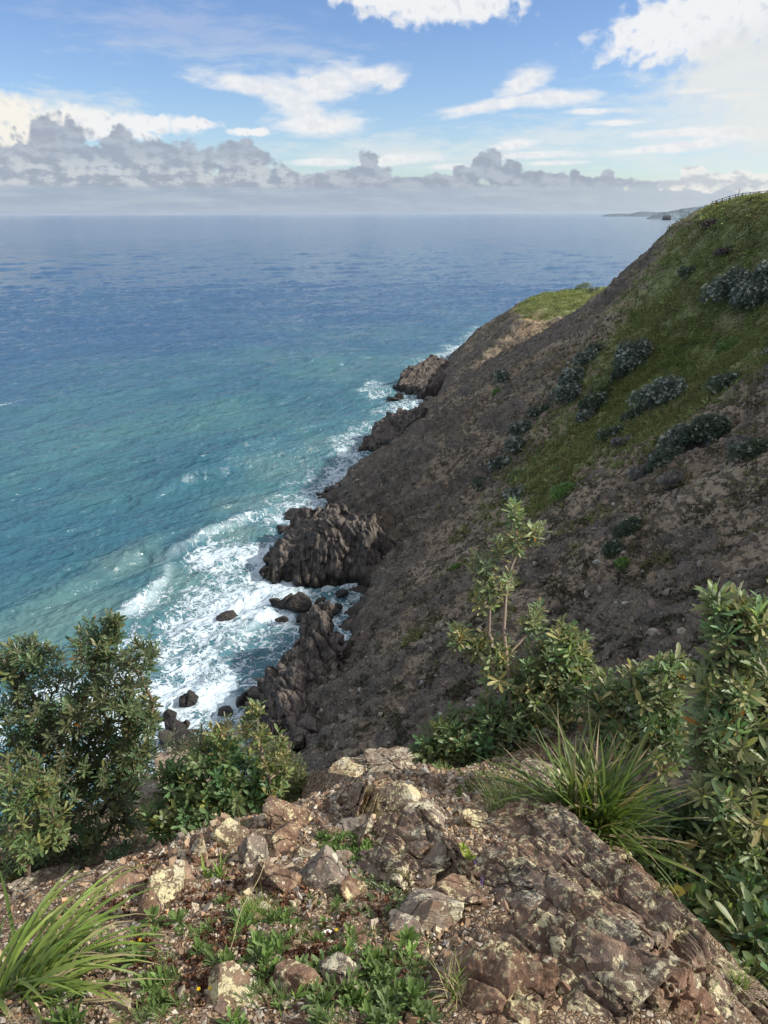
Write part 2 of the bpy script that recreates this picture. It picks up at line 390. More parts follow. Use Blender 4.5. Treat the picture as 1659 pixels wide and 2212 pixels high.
def mat_shore_rock(name, a=(0.060, 0.053, 0.050), b=(0.135, 0.115, 0.10), c_=(0.21, 0.175, 0.145), tan=0.0):
    m, T = material(name)
    p = T.pos()
    st = T.vmath('MULTIPLY', p, (1.0, 0.35, 0.35))
    n1 = T.noise(p, 0.35, 5, 0.6); n2 = T.noise(st, 1.6, 6, 0.65, 0.4); n3 = T.noise(p, 5, 5, 0.7)
    c = T.mix(T.ramp(n1, 0.35, 0.65), a, b)
    c = T.mix(T.ramp(n2, 0.5, 0.78), c, c_)
    cr = T.ramp(T.voro(T.vmath('ADD', st, T.vmath('MULTIPLY', T.noise(p, 0.8, 3, 0.6, col=True), (0.8, 0.8, 0.8))), 0.8, 'DISTANCE_TO_EDGE'), 0.0, 0.05, 1, 0)
    c = T.mix(T.mul(cr, 0.7), c, (0.016, 0.015, 0.015))
    if tan: c = T.mix(T.mul(T.ramp(T.attr('tan'), 0.2, 0.8), tan), c, (0.30, 0.22, 0.15))
    z = T.xyz(p)[2]
    wet = T.ramp(T.add(z, T.mul(n1, 2.0)), 3.0, 1.3)
    c = T.mix(T.mul(wet, 0.8), c, (0.014, 0.013, 0.013))
    alg = T.mul(T.mul(T.ramp(T.add(z, T.mul(n1, 2.4)), 4.2, 2.6), T.ramp(n2, 0.45, 0.6)), 0.45)
    c = T.mix(alg, c, (0.055, 0.048, 0.020))
    h = T.sub(T.add(T.mul(n2, 0.6), T.mul(n3, 0.4)), T.mul(cr, 0.5))
    T.out(T.bsdf(c, T.ramp(wet, 0, 1, 0.85, 0.3), T.bump(h, 0.9, 0.35), 0.3))
    return m
def mat_boulder():
    m, T = material('wet_boulder')
    p = T.pos(); n1 = T.noise(p, 1.0, 6, 0.65); n2 = T.noise(p, 5, 4, 0.65)
    c = T.mix(T.ramp(n1, 0.4, 0.7), (0.018, 0.016, 0.015), (0.055, 0.045, 0.036))
    c = T.mix(T.mul(T.ramp(n2, 0.55, 0.75), 0.5), c, (0.05, 0.042, 0.022))
    T.out(T.bsdf(c, 0.5, T.bump(T.add(n1, T.mul(n2, 0.5)), 0.9, 0.3), 0.35))
    return m
def lichen_rock(name, brown, pale, lich, amount, stripes=0.0, grey=0.4):
    """weathered schist: brown-purple stain, pale quartz, cream lichen crusts"""
    m, T = material(name)
    p = T.vmath('ADD', T.obj(), T.vmath('MULTIPLY', T.comb(T.node('ShaderNodeObjectInfo').outputs['Random'], 0.37, 0.71), (37, 1, 1)))
    wv = T.vmath('MULTIPLY', T.vmath('SUBTRACT', T.noise(p, 9, 3, 0.6, col=True), (0.5, 0.5, 0.5)), (0.09, 0.09, 0.09))
    q = T.vmath('ADD', p, wv)
    n1 = T.noise(q, 7, 6, 0.62); n2 = T.noise(q, 26, 6, 0.68); n3 = T.noise(p, 95, 5, 0.7); n0 = T.noise(q, 3.0, 4, 0.55)
    c = T.mix(T.ramp(n1, 0.38, 0.62), brown, tuple(x * 0.5 for x in brown))
    c = T.mix(T.ramp(n2, 0.45, 0.68), c, pale)
    c = T.mix(T.mul(T.ramp(n0, 0.45, 0.68), grey), c, (0.30, 0.285, 0.255))
    rust = T.mul(T.ramp(T.noise(q, 13, 4, 0.6), 0.60, 0.70), 0.55)
    c = T.mix(rust, c, (0.26, 0.115, 0.045))
    big = T.ramp(T.m('MULTIPLY_ADD', T.sub(n3, 0.5), 0.45, T.m('MULTIPLY_ADD', T.sub(n2, 0.5), 0.9, T.noise(q, 9, 6, 0.62))), 0.66 - amount * 0.30, 0.74 - amount * 0.30)
    sm = T.voro(q, 58, 'F1'); sel = T.xyz(T.voro(q, 58, 'F1', 'Color'))[0]
    spots = T.mul(T.ramp(T.m('MULTIPLY_ADD', n2, 0.25, sm), 0.48, 0.38), T.ramp(sel, 1.0 - amount * 0.7, 1.04 - amount * 0.7))
    lm = T.m('MAXIMUM', big, spots)
    lc = T.mix(T.ramp(n3, 0.35, 0.65), tuple(x * 0.72 for x in lich), lich)
    lc = T.mix(T.mul(T.ramp(T.noise(p, 5, 3, 0.5), 0.5, 0.65), 0.6), lc, (0.52, 0.50, 0.42))
    c = T.mix(T.mul(lm, 0.92), c, lc)
    blk = T.mul(T.ramp(n3, 0.60, 0.70), T.ramp(n1, 0.4, 0.6))
    c = T.mix(T.mul(blk, 0.75), c, (0.030, 0.024, 0.022))
    st = T.vmath('MULTIPLY', q, (5, 22, 40))
    ly = T.noise(st, 1.0, 4, 0.6)
    crk = T.mul(T.ramp(T.voro(T.vmath('MULTIPLY', q, (0.6, 2.6, 3.2)), 2.2, 'DISTANCE_TO_EDGE'), 0.0, 0.018, 1, 0), T.ramp(n0, 0.45, 0.55))
    c = T.mix(T.mul(crk, 0.55), c, (0.040, 0.028, 0.022))
    h = T.add(T.add(T.mul(n2, 0.9), T.mul(n3, 0.45)), T.add(T.mul(ly, 0.7 + stripes), T.mul(lm, 0.18)))
    h = T.sub(h, T.mul(crk, 1.2))
    T.out(T.bsdf(c, 0.85, T.bump(h, 0.95, 0.02), 0.2))
    return m
def mat_col(name, rough=0.8, bump=0.0, scale=30, spec=0.25, trans=0.0, var=0.25):
    """material coloured by the mesh's own colour attribute (stone, leaf or blade by itself)"""
    m, T = material(name)
    c = T.attr('col', True); p = T.pos()
    n = T.noise(p, scale, 4, 0.65)
    c = T.mix(T.ramp(n, 0.3, 0.75), T.mix(1.0, c, (1 - var, 1 - var, 1 - var), 'MULTIPLY'), T.mix(1.0, c, (1 + var, 1 + var, 1 + var), 'MULTIPLY'))
    b = T.bsdf(c, rough, T.bump(n, bump, 0.01) if bump else None, spec)
    if trans:
        tr = T.node('ShaderNodeBsdfTranslucent'); T.put(tr.inputs[0], T.mix(1.0, c, (1.5, 1.6, 0.7), 'MULTIPLY'))
        mx = T.node('ShaderNodeMixShader'); mx.inputs[0].default_value = trans; T.t.links.new(b, mx.inputs[1]); T.t.links.new(tr.outputs[0], mx.inputs[2]); b = mx.outputs[0]
    T.out(b); return m
def mat_leaf(name, back=(0.30, 0.33, 0.27), rough=0.46, trans=0.25, spec=0.35):
    """leathery leaf: glossy green above, silvery below"""
    m, T = material(name)
    c = T.attr('col', True); bf = T.node('ShaderNodeNewGeometry').outputs['Backfacing']
    c2 = T.mix(T.mul(bf, 0.8), c, back)
    b = T.bsdf(c2, T.ramp(bf, 0, 1, rough, 0.8), None, spec)
    tr = T.node('ShaderNodeBsdfTranslucent'); T.put(tr.inputs[0], T.mix(1.0, c, (1.9, 2.0, 0.8), 'MULTIPLY'))
    mx = T.node('ShaderNodeMixShader'); mx.inputs[0].default_value = trans; T.t.links.new(b, mx.inputs[1]); T.t.links.new(tr.outputs[0], mx.inputs[2])
    T.out(mx.outputs[0]); return m
def mat_bark(name, a, b):
    m, T = material(name); p = T.pos(); n = T.noise(p, 60, 5, 0.65)
    T.out(T.bsdf(T.mix(n, a, b), 0.85, T.bump(n, 0.6, 0.004), 0.2)); return m
def mat_ground():
    m, T = material('gravelly_soil')
    p = T.pos(); n1 = T.noise(p, 4, 5, 0.6); n2 = T.noise(p, 22, 6, 0.7); n3 = T.noise(p, 90, 4, 0.7)
    pv = T.vmath('ADD', p, T.vmath('MULTIPLY', T.noise(p, 30, 2, 0.5, col=True), (0.02, 0.02, 0.02)))
    vc = T.xyz(T.voro(pv, 75, 'F1', 'Color')); vd = T.voro(pv, 75, 'F1'); ve = T.voro(pv, 75, 'DISTANCE_TO_EDGE')
    c = T.mix(T.ramp(n1, 0.35, 0.65), (0.130, 0.082, 0.052), (0.215, 0.142, 0.088))
    c = T.mix(T.ramp(n2, 0.5, 0.72), c, (0.36, 0.265, 0.175))
    c = T.mix(T.mul(T.ramp(vc[0], 0.55, 0.6), T.ramp(vc[1], 0.0, 1.0, 0.2, 0.8)), c, (0.44, 0.34, 0.235))
    c = T.mix(T.mul(T.ramp(vc[2], 0.84, 0.88), 0.8), c, (0.50, 0.46, 0.38))
    c = T.mix(T.mul(T.ramp(ve, 0.12, 0.0), 0.7), c, (0.060, 0.042, 0.030))
    h = T.add(T.mul(n2, 0.6), T.add(T.mul(n3, 0.3), T.mul(T.ramp(ve, 0.0, 0.25), 0.5)))
    T.out(T.bsdf(c, 0.92, T.bump(h, 0.9, 0.012), 0.15)); return m
def mat_sea():
    m, T = material('sea_water')
    p = T.pos(); P = T.xyz(p)
    dens = T.attr('foam'); sh = T.attr('shallow'); sand = T.attr('sand'); crest = T.attr('crest')
    n_big = T.noise(T.vmath('MULTIPLY', p, (1, 1, 0)), 0.012, 4, 0.55)
    deep = T.mix(T.ramp(n_big, 0.35, 0.65), (0.034, 0.092, 0.185), (0.044, 0.108, 0.188))
    c = T.mix(sh, deep, T.mix(T.ramp(n_big, 0.4, 0.62), (0.032, 0.110, 0.158), (0.056, 0.152, 0.172)))
    c = T.mix(T.mul(sand, 0.75), c, (0.16, 0.235, 0.20))
    # foam: lace of thin stretched cells that closes up where the density is high
    pl = T.vmath('MULTIPLY', p, (1, 1, 0))
    wv = T.vmath('MULTIPLY', T.vmath('SUBTRACT', T.noise(pl, 0.16, 4, 0.6, col=True), (0.5, 0.5, 0.5)), (7, 7, 0))
    wv2 = T.vmath('MULTIPLY', T.vmath('SUBTRACT', T.noise(pl, 0.9, 4, 0.65, col=True), (0.5, 0.5, 0.5)), (1.5, 1.5, 0))
    pw = T.vmath('ADD', pl, T.vmath('ADD', wv, wv2))
    e1 = T.voro(pw, 0.42, 'DISTANCE_TO_EDGE'); e2 = T.voro(pw, 1.1, 'DISTANCE_TO_EDGE'); e3 = T.voro(pw, 2.6, 'DISTANCE_TO_EDGE')
    nz = T.noise(pl, 0.22, 6, 0.68, 0.6); nz2 = T.noise(pl, 1.5, 5, 0.7)
    l1 = T.ramp(e1, 0.16, 0.0); l2 = T.ramp(e2, 0.20, 0.0); l3 = T.ramp(e3, 0.25, 0.0)
    lace = T.add(T.add(T.mul(l1, 0.40), T.mul(l2, 0.42)), T.add(T.mul(l3, 0.32), T.mul(T.sub(nz, 0.5), 1.25)))
    lace = T.add(lace, T.mul(T.sub(nz2, 0.5), 0.5))
    f = T.ramp(T.add(lace, T.m('MULTIPLY_ADD', dens, 1.5, -1.50)), 0.0, 0.5)
    f = T.mul(f, T.ramp(dens, 0.02, 0.16))
    caps = T.mul(T.ramp(T.m('MULTIPLY_ADD', T.sub(nz2, 0.5), 0.8, crest), 1.6, 1.8), 0.5)
    f = T.m('MAXIMUM', f, caps)
    f = T.m('MAXIMUM', f, T.attr('white'), clamp=True)
    aer = T.mul(T.ramp(dens, 0.1, 0.9), 0.55)
    c = T.mix(aer, c, (0.075, 0.215, 0.255))
    c = T.mix(T.mul(f, 0.90), c, (0.56, 0.66, 0.735))
    cu = T.add(T.mul(P[0], 0.78), T.mul(P[1], 0.62)); cw = T.sub(T.mul(P[1], 0.78), T.mul(P[0], 0.62)); pc = T.comb(T.mul(cu, 0.30), cw); pd = T.comb(T.mul(cu, 0.5), cw)
    bw1 = T.noise(pc, 0.50, 4, 0.55, 0.3); bw2 = T.noise(pd, 1.9, 3, 0.55, 0.3); bw3 = T.noise(pc, 0.12, 4, 0.55, 0.4)
    h = T.add(T.add(T.mul(bw3, 1.7), T.mul(bw1, 0.80)), T.add(T.mul(bw2, 0.20), T.mul(f, 0.12)))
    nrm = T.bump(h, 1.0, 1.5)
    T.out(T.bsdf(c, T.ramp(f, 0, 1, 0.10, 0.8), nrm, T.ramp(f, 0, 1, 0.5, 0.1), IOR=1.33))
    return m
M = {}
M['terrain'] = mat_terrain()
M['shore'] = mat_shore_rock('dark_shore_rock'); M['peak'] = mat_shore_rock('tan_shore_rock', tan=0.9)
M['boulder'] = mat_boulder()
M['brown_rock'] = lichen_rock('brown_schist', (0.25, 0.15, 0.1), (0.42, 0.3, 0.2), (0.74, 0.64, 0.38), 0.36, 0.2, 0.15)
M['slab_rock'] = lichen_rock('slab_schist', (0.235, 0.15, 0.105), (0.4, 0.3, 0.205), (0.72, 0.64, 0.4), 0.42, 0.5, 0.25)
M['pale_rock'] = lichen_rock('pale_lichened_schist', (0.27, 0.18, 0.12), (0.45, 0.35, 0.24), (0.74, 0.66, 0.40), 0.66, 0.2, 0.2)
M['grey_rock'] = lichen_rock('grey_quartz_rock', (0.27, 0.2, 0.155), (0.46, 0.39, 0.32), (0.66, 0.61, 0.44), 0.42, 0.2, 0.5)
M['stone'] = mat_col('loose_stone', 0.85, 0.5, 45)
M['rubble'] = mat_col('rubble_stone', 0.9, 0.4, 8)
M['leaf'] = mat_leaf('banksia_leaf'); M['hill_leaf'] = mat_leaf('shrub_leaf', (0.22, 0.25, 0.23), 0.5, 0.1, 0.35)
M['blade'] = mat_col('grass_blade', 0.5, 0, 30, 0.35, 0.28, 0.15)
M['hill_grass'] = mat_col('hill_grass', 0.9, 0, 2, 0.1, 0.15, 0.2)
M['herb'] = mat_col('herb_leaf', 0.6, 0, 60, 0.3, 0.22, 0.15)
M['bark'] = mat_bark('brown_bark', (0.09, 0.062, 0.045), (0.20, 0.15, 0.115)); M['twig'] = mat_bark('pale_twig', (0.20, 0.155, 0.12), (0.34, 0.27, 0.21))
M['ground'] = mat_ground(); M['sea'] = mat_sea()
M['wood'] = mat_bark('weathered_timber', (0.07, 0.055, 0.048), (0.15, 0.12, 0.10))
M['far'] = mat_col('far_hill', 0.95, 0, 0.02, 0.1)

# ------------------------------------------------------------------ hillside terrain
F_D = [-60, -8, 0, 2.5, 10, 13, 32, 52, 62, 76, 81, 90, 140, 260, 900]
F_Z = [-30, -5, 0, 3.2, 8.6, 10.2, 21.4, 34.2, 41.8, 56.6, 58.6, 59.6, 60.0, 63, 63]
S_Y = [-50, 40, 66, 75, 98, 111, 123, 141, 155, 178, 187, 200, 210, 230, 250, 300, 337, 420, 2000]
S_X = [-18, -18, -10, -12, -7, -3, -1, -8, -11, -7, -3, 2, 5, 12, 16, 27, 38, 70, 300]
S_Y2 = [-50, 40, 66, 75, 85, 98, 111, 123, 141, 155, 165, 178, 190, 200, 210, 230, 250, 300, 337, 420, 2000]
S_X2 = [-18, -18, -10, -11, -5, -3, -1, 0, -8, -10, -3, 3, 6, 7, 7, 13, 16, 27, 38, 70, 300]
SPUR = [(-40, -60), (-9, -10), (-6, 3), (-4.6, 6.8), (-1.6, 6.4), (0.8, 4.9), (2.6, 3.6), (5.5, 2.2), (14, -8), (30, -60)]
HEAD = [(19, 228), (20, 250), (22, 270), (27, 300), (38, 330), (60, 352), (110, 372), (260, 380), (260, 232), (70, 222)]
def terrain_z(X):
    X = np.asarray(X, float); x, y = X[:, 0], X[:, 1]
    q = np.stack([x * 0, y, x * 0], 1)
    s = np.interp(y, S_Y, S_X) + fbm(np.stack([y / 9, x / 60, x * 0], 1), 3, 5) * 1.8
    d = x - s
    d = d - (np.interp(y, S_Y2, S_X2) - np.interp(y, S_Y, S_X)) * sstep(45, 5, d)
    z = np.interp(d, F_D, F_Z)
    z = z + sstep(70, 85, d) * np.clip((198 - y) * 0.10, -2, 3.3)
    z = z + fbm(np.stack([x / 55, y / 16, x * 0], 1), 3, 3) * 2.4 * sstep(3, 25, d) * (1 - sstep(60, 75, d))
    beyond = np.maximum(y - 210 - 0.03 * x, 0)
    z = z - np.minimum(beyond * 0.95, 60) * sstep(0, 4, beyond)
    z = np.maximum(z, -12)
    sdh = poly_sd(X, HEAD) + fbm(np.stack([x / 14, y / 14, x * 0], 1), 3, 9) * 4
    hz = np.interp(sdh, [-30, 0, 2, 10, 26, 34, 60, 200], [-20, 0, 4, 12, 24.5, 28.5, 31, 34])
    z = smax(z, hz, 2.0)
    sp = poly_sd(X, SPUR)
    sz = np.interp(sp, [-60, -30, -6, -1.2, 0, 1.5, 4, 60], [-20, 4, 44, 50.8, 52.8, 54.3, 56.0, 58.6])
    return np.where(sp > -40, smax(z, sz, 1.0), z)
def hit(px, py, lo=30, hi=460):
    d = ray(px, py); t = np.arange(lo, hi, 0.4); P = np.array([0, 0, CAMZ]) + t[:, None] * d
    k = np.nonzero(P[:, 2] < terrain_z(P))[0]
    return P[k[0]] if len(k) else P[-1]

GRASS = [hit(*p) for p in [(1490, 474), (1418, 565), (1372, 640), (1318, 720), (1255, 790), (1215, 880), (1190, 940), (1120, 1020), (1100, 1090), (1170, 1090), (1240, 1030), (1310, 990), (1390, 975), (1460, 930), (1530, 890), (1600, 840), (1659, 800)]] + [np.array([130, 110, 60]), np.array([150, 195, 64]), np.array([110, 225, 60])]
def build_hill():
    az = np.radians(np.concatenate([np.arange(-42, 34, 0.115), np.arange(34, 75, 0.4)])); lr = np.exp(np.arange(math.log(9), math.log(470), 0.0036))
    A, Rr = np.meshgrid(az, lr); X = np.stack([Rr * np.sin(A), Rr * np.cos(A)], -1).reshape(-1, 2)
    nr, nc = A.shape
    z = terrain_z(np.c_[X, X[:, :1] * 0])
    P = np.c_[X, z]
    G = P.reshape(nr, nc, 3); du = np.gradient(G, axis=1); dv = np.gradient(G, axis=0); N = unit(np.cross(du, dv).reshape(-1, 3))
    far = Rr.ravel(); vis = z > -3
    edge = fbm(P / 8, 4, 21) * 9
    sg = poly_sd(P, GRASS) + edge
    grass = sstep(-11, 10, sg + fbm(P / 2.0, 3, 23) * 8)
    hd = poly_sd(P, HEAD)
    hg = sstep(24, 31, hd + edge * 0.6) * (P[:, 1] > 225)
    grass = np.maximum(grass, hg)
    rp = fbm(np.c_[P[:, :2] / 13, P[:, 2] / 13], 5, 33, 0.55)
    shore = np.interp(P[:, 1], S_Y2, S_X2)
    low_ = sstep(34, 10, P[:, 2]) * sstep(98, 130, P[:, 1]) * sstep(235, 205, P[:, 1]); rp2 = rp + 0.24 * low_; rock = np.maximum(sstep(0.15, 0.28, rp2) * 0.95, sstep(8.5, 5.5, P[:, 2] + rp * 5))
    # dark broken rock where the slope falls into the gully on the near right, and on the spur's own front
    for (px, py, r) in [(1400, 1400, 9), (1280, 1330, 5), (1560, 1330, 6), (1460, 1290, 5), (1010, 1490, 6), (930, 1560, 5), (1090, 900, 5), (1130, 690, 4), (1330, 640, 7), (1420, 560, 6), (1180, 740, 7), (840, 1120, 8), (790, 1050, 7), (880, 1010, 8), (930, 930, 8), (900, 1110, 5), (780, 1400, 4), (760, 1500, 5)]:
        c = hit(px, py); rock = np.maximum(rock, sstep(r * 1.3, r * 0.5, np.linalg.norm(P - c, axis=1) + rp * r * 1.2) * 0.9)
    gul0 = fbm(np.c_[P[:, 0] * 0.12, P[:, 1], P[:, 2] * 0.12] / 8, 3, 46, 0.5, True)
    rock = np.maximum(rock, sstep(0.62, 0.85, gul0 + rp * 0.7) * 0.75)
    rock = rock * (1 - grass)
    near = sstep(45, 30, far)
    tan = np.zeros(len(P)); rust = np.zeros(len(P)); lush = np.zeros(len(P))
    for (px, py, r) in [(1120, 790, 9), (1090, 830, 7), (1140, 715, 8)]:
        c = hit(px, py); tan = np.maximum(tan, sstep(r * 1.4, r * 0.3, np.linalg.norm(P - c, axis=1) + rp * r * 1.5))
    for (px, py, r) in [(1260, 960, 3), (1300, 930, 3), (1205, 1010, 2.5)]:
        c = hit(px, py); rust = np.maximum(rust, sstep(r * 1.4, r * 0.3, np.linalg.norm(P - c, axis=1) + rp * r * 1.5))
    for (px, py, r) in [(1400, 840, 12), (1480, 800, 14), (1240, 640, 30), (1590, 735, 4), (1300, 860, 8)]:
        c = hit(px, py); lush = np.maximum(lush, sstep(r * 1.3, r * 0.3, np.linalg.norm(P - c, axis=1) + rp * r) * 0.8)
    fall = np.c_[P[:, 0] * 0.25, P[:, 1], P[:, 2] * 0.4]
    gul = fbm(np.c_[P[:, 0] * 0.12, P[:, 1], P[:, 2] * 0.12] / 8, 3, 46, 0.5, True); D = (gul - 0.4) * 2.0 * (1 - 0.6 * grass) + fbm(fall / 5, 4, 41) * 1.0 + fbm(P / 2.2, 3, 43) * 0.38 + fbm(P / 0.7, 3, 44) * 0.12
    rid = fbm(np.c_[P[:, 0] * 0.5, P[:, 1] * 1.1, P[:, 2] * 0.6] / 3.6, 5, 51, 0.58, True)
    D = D + rock * ((rid - 0.3) * (1.7 + 1.3 * low_) + fbm(P / 1.1, 3, 52, 0.6, True) * (0.45 + 0.35 * low_))
    w1, w2, _ = worley(np.c_[P[:, 0] / 1.1, P[:, 1] / 1.1, P[:, 2] / 1.1], 3)
    D = D + grass * ((0.55 - w1) * 0.55) + (1 - grass) * (1 - rock) * np.where(fbm(P / 1.6, 3, 61) > 0.24, 0.35, 0) * fbm(P / 0.6, 2, 62, 0.5, True)
    D = D * sstep(0, 20, far) * np.where(P[:, 2] < -2.5, 0, 1)
    P2 = P + N * D[:, None] * np.where(N[:, 2:] < 0, -1, 1)
    F = grid_faces(nr, nc); keep = (P2[F, 2].max(1) > -4); F = F[keep]
    o = link_mesh('hillside', P2, F, M['terrain'], attrs=dict(grass=grass, rock=rock, tan=tan, rust=rust, lush=lush))
    tag(o, kind='structure')
    return P2, N * np.where(N[:, 2:] < 0, -1, 1), grass, rock, lush, far
HP, HN, HG, HR, HL, HF = build_hill()

# ------------------------------------------------------------------ sea
FOAM_POLY = [at_z(*p) for p in [(-120, 1480), (150, 1400), (265, 1325), (350, 1240), (420, 1195), (530, 1125), (590, 1070), (640, 1050), (700, 985), (770, 940), (860, 1000), (720, 1120), (640, 1300), (790, 1290), (740, 1400), (590, 1500), (640, 1620), (560, 1760), (250, 1850), (-150, 1850)]]
def ocean_tile(N, L, w, lmin, lmax, seed, spread=2):
    r = np.random.default_rng(seed); k = np.fft.fftfreq(N, L / N) * 2 * np.pi; kx, ky = np.meshgrid(k, k); kk = np.hypot(kx, ky); kk[0, 0] = 1e9
    lam = 2 * np.pi / kk; P = kk ** -4.0 * np.abs((kx * w[0] + ky * w[1]) / kk) ** spread
    P *= sstep(lmin * 0.7, lmin, lam) * sstep(lmax * 1.5, lmax * 0.9, lam)
    h = (r.normal(size=(N, N)) + 1j * r.normal(size=(N, N))) * np.sqrt(P)
    H = np.fft.ifft2(h); s = H.real.std(); Dx = np.fft.ifft2(-1j * kx / kk * h).real; Dy = np.fft.ifft2(-1j * ky / kk * h).real
    return np.stack([H.real, Dx, Dy], -1) / s, L
def sample(tile, x, y):
    a, L = tile; N = len(a); u = (x / L % 1) * N; v = (y / L % 1) * N; i = np.floor(u).astype(int); j = np.floor(v).astype(int); fu = (u - i)[:, None]; fv = (v - j)[:, None]
    i0, i1, j0, j1 = i % N, (i + 1) % N, j % N, (j + 1) % N
    return (a[j0, i0] * (1 - fu) + a[j0, i1] * fu) * (1 - fv) + (a[j1, i0] * (1 - fu) + a[j1, i1] * fu) * fv
def build_sea():
    az = np.radians(np.arange(-40, 42.01, 0.13)); lr = np.concatenate([np.arange(math.log(38), math.log(700), 0.0034), np.arange(math.log(700), math.log(2600), 0.008), np.arange(math.log(2600), math.log(75000), 0.035)])
    A, Rr = np.meshgrid(az, np.exp(lr)); nr, nc = A.shape; r = Rr.ravel(); x = r * np.sin(A.ravel()); y = r * np.cos(A.ravel())
    w = np.array([0.62, -0.78])
    t1 = ocean_tile(512, 330, w, 9, 60, 1, 10); t2 = ocean_tile(512, 97, w, 2.2, 10, 2, 6); t3 = ocean_tile(512, 41, w, 0.7, 2.6, 3, 1)
    P0 = np.stack([x, y, 0 * x], 1)
    fsd = poly_sd(P0, FOAM_POLY)
    calm = 1 - 0.55 * sstep(-10, 10, fsd)
    a1 = sample(t1, x, y) * (0.50 * calm * (1 - sstep(900, 2500, r)))[:, None]; a2 = sample(t2, x, y) * (0.24 * (1 - sstep(350, 1300, r)))[:, None]; a3 = sample(t3, x, y) * (0.075 * (1 - sstep(150, 420, r)))[:, None]
    h = a1 + a2 + a3
    crest = np.clip(h[:, 0] / 0.55 * 0.5, -1, 2) * (1 - 0.5 * sstep(150, 900, r))
    X = x + h[:, 1] * -0.9; Y = y + h[:, 2] * -0.9; Z = h[:, 0].copy()
    nz = fbm(P0 / 14, 4, 71); nz2 = fbm(P0 / 5, 4, 72)
    foam = sstep(-9, 9, fsd + nz * 14) * (0.72 + 0.55 * nz)
    # less foam: dark clear water inside the cove and beside the near rocks
    for (px, py, rx, k) in [(560, 1450, 9, 0.24), (620, 1390, 7, 0.2), (380, 1240, 8, 0.15), (500, 1400, 5, 0.15)]:
        c = at_z(px, py); foam -= k * sstep(rx, rx * 0.3, np.hypot(x - c[0], y - c[1]) + nz2 * rx * 0.6)
    for (px, py, rx, k) in [(400, 1370, 13, 0.22), (500, 1300, 12, 0.20), (560, 1200, 9, 0.2), (600, 1120, 8, 0.25), (690, 1030, 9, 0.3), (735, 965, 9, 0.28), (650, 1070, 7, 0.25), (310, 1600, 14, 0.25), (430, 1500, 14, 0.18), (250, 1520, 14, 0.15), (590, 1240, 7, 0.25), (560, 1300, 8, 0.15), (640, 1330, 9, 0.35), (560, 1420, 10, 0.25), (500, 1470, 10, 0.2), (690, 1285, 8, 0.45), (620, 1275, 8, 0.3), (540, 1540, 8, 0.3)]:
        c = at_z(px, py); foam += k * sstep(rx, rx * 0.2, np.hypot(x - c[0], y - c[1]) + nz2 * rx * 0.7)
    # foam skirts round every rock that meets the water along the shore further off
    shore = np.interp(y, S_Y2, S_X2)
    sk = sstep(30, 3, np.abs(x - shore) + nz * 16) * (y > 60) * (y < 420) * 0.86
    for (px, py, rx, k) in [(815, 845, 16, 0.75), (880, 860, 14, 0.8), (770, 950, 14, 0.8), (790, 985, 12, 0.7), (560, 985, 16, 0.42), (640, 990, 15, 0.5), (740, 784, 1.8, 0.8), (905, 800, 10, 0.5), (960, 790, 10, 0.3), (450, 1060, 9, 0.35), (560, 1040, 12, 0.4)]:
        c = at_z(px, py); sk = np.maximum(sk, k * sstep(rx, rx * 0.2, np.hypot(x - c[0], (y - c[1]) * 0.6) + nz * rx * 0.8))
    foam = np.maximum(foam, sk)
    sand = np.zeros(len(x)); white = np.zeros(len(x))
    # breaking waves: crest lines with a steep front that faces the shore
    for pts, ht, wid, fw, cw in [([(215, 1345), (255, 1330), (290, 1312), (325, 1290), (348, 1262), (362, 1232)], 1.2, 3.0, 0.9, 0.8),
                                 ([(330, 1215), (400, 1190), (440, 1165), (490, 1145), (535, 1122), (600, 1105)], 2.0, 3.4, 0.75, 0.5),
                                 ([(300, 1080), (370, 1050), (430, 1030), (520, 1010), (600, 995)], 2.2, 4.2, 0.10, 0.0),
                                 ([(440, 985), (560, 960), (660, 930), (760, 900)], 1.4, 4.5, 0.1, 0.0),
                                 ([(455, 1400), (500, 1375), (545, 1350), (590, 1310)], 0.55, 2.0, 0.85, 0.6),
                                 ([(120, 1300), (220, 1250), (330, 1190), (380, 1160)], 1.2, 4.5, 0.0, 0.0),
                                 ([(700, 985), (750, 972), (790, 960)], 0.9, 2.5, 0.8, 0.7)]:
        L = [at_z(*p) for p in pts]; d, par, side = line_d(P0, L); taper = np.sin(np.pi * np.clip(par * 0.9 + 0.05, 0, 1)) ** 0.7
        s = d * np.where(side < 0, 1, -1) + nz2 * 0.8                # + on the shore side
        prof = np.where(s > 0, np.exp(-(s / (wid * 0.35)) ** 2), np.exp(-(s / wid) ** 2))
        inn = (par > 0.001) & (par < 0.999)
        prof = np.where(inn, prof, np.exp(-(d / (wid * 0.5)) ** 2) * 0.6)
        Z += prof * ht * taper
        foam = np.maximum(foam, fw * taper * np.exp(-(np.maximum(s, 0) / 4.5) ** 2) * np.where(s > -0.5, 1, np.exp(-((s + 0.5) / 0.7) ** 2)))
        white = np.maximum(white, cw * taper * np.exp(-((s - 0.7) / 0.9) ** 2) * np.clip(0.55 + 1.3 * nz2 + 0.6 * fbm(P0 / 1.2, 3, 75), 0, 1))
    for (px, py, rx, k) in [(300, 1215, 9, 0.6), (410, 1255, 9, 0.8), (500, 1160, 8, 0.8), (580, 1080, 9, 0.5), (620, 1010, 14, 0.4), (140, 1340, 16, 0.4), (60, 1360, 14, 0.5), (500, 1090, 8, 0.4), (470, 1240, 9, 0.4), (700, 960, 12, 0.35)]:
        c = at_z(px, py); sand = np.maximum(sand, k * sstep(rx * 1.2, 0, np.hypot(x - c[0], y - c[1]) + nz * rx * 0.9))
    dsh = -(x - shore) 
    shallow = sstep(210, 40, dsh + nz * 40) * sstep(560, 190, y + nz * 60)
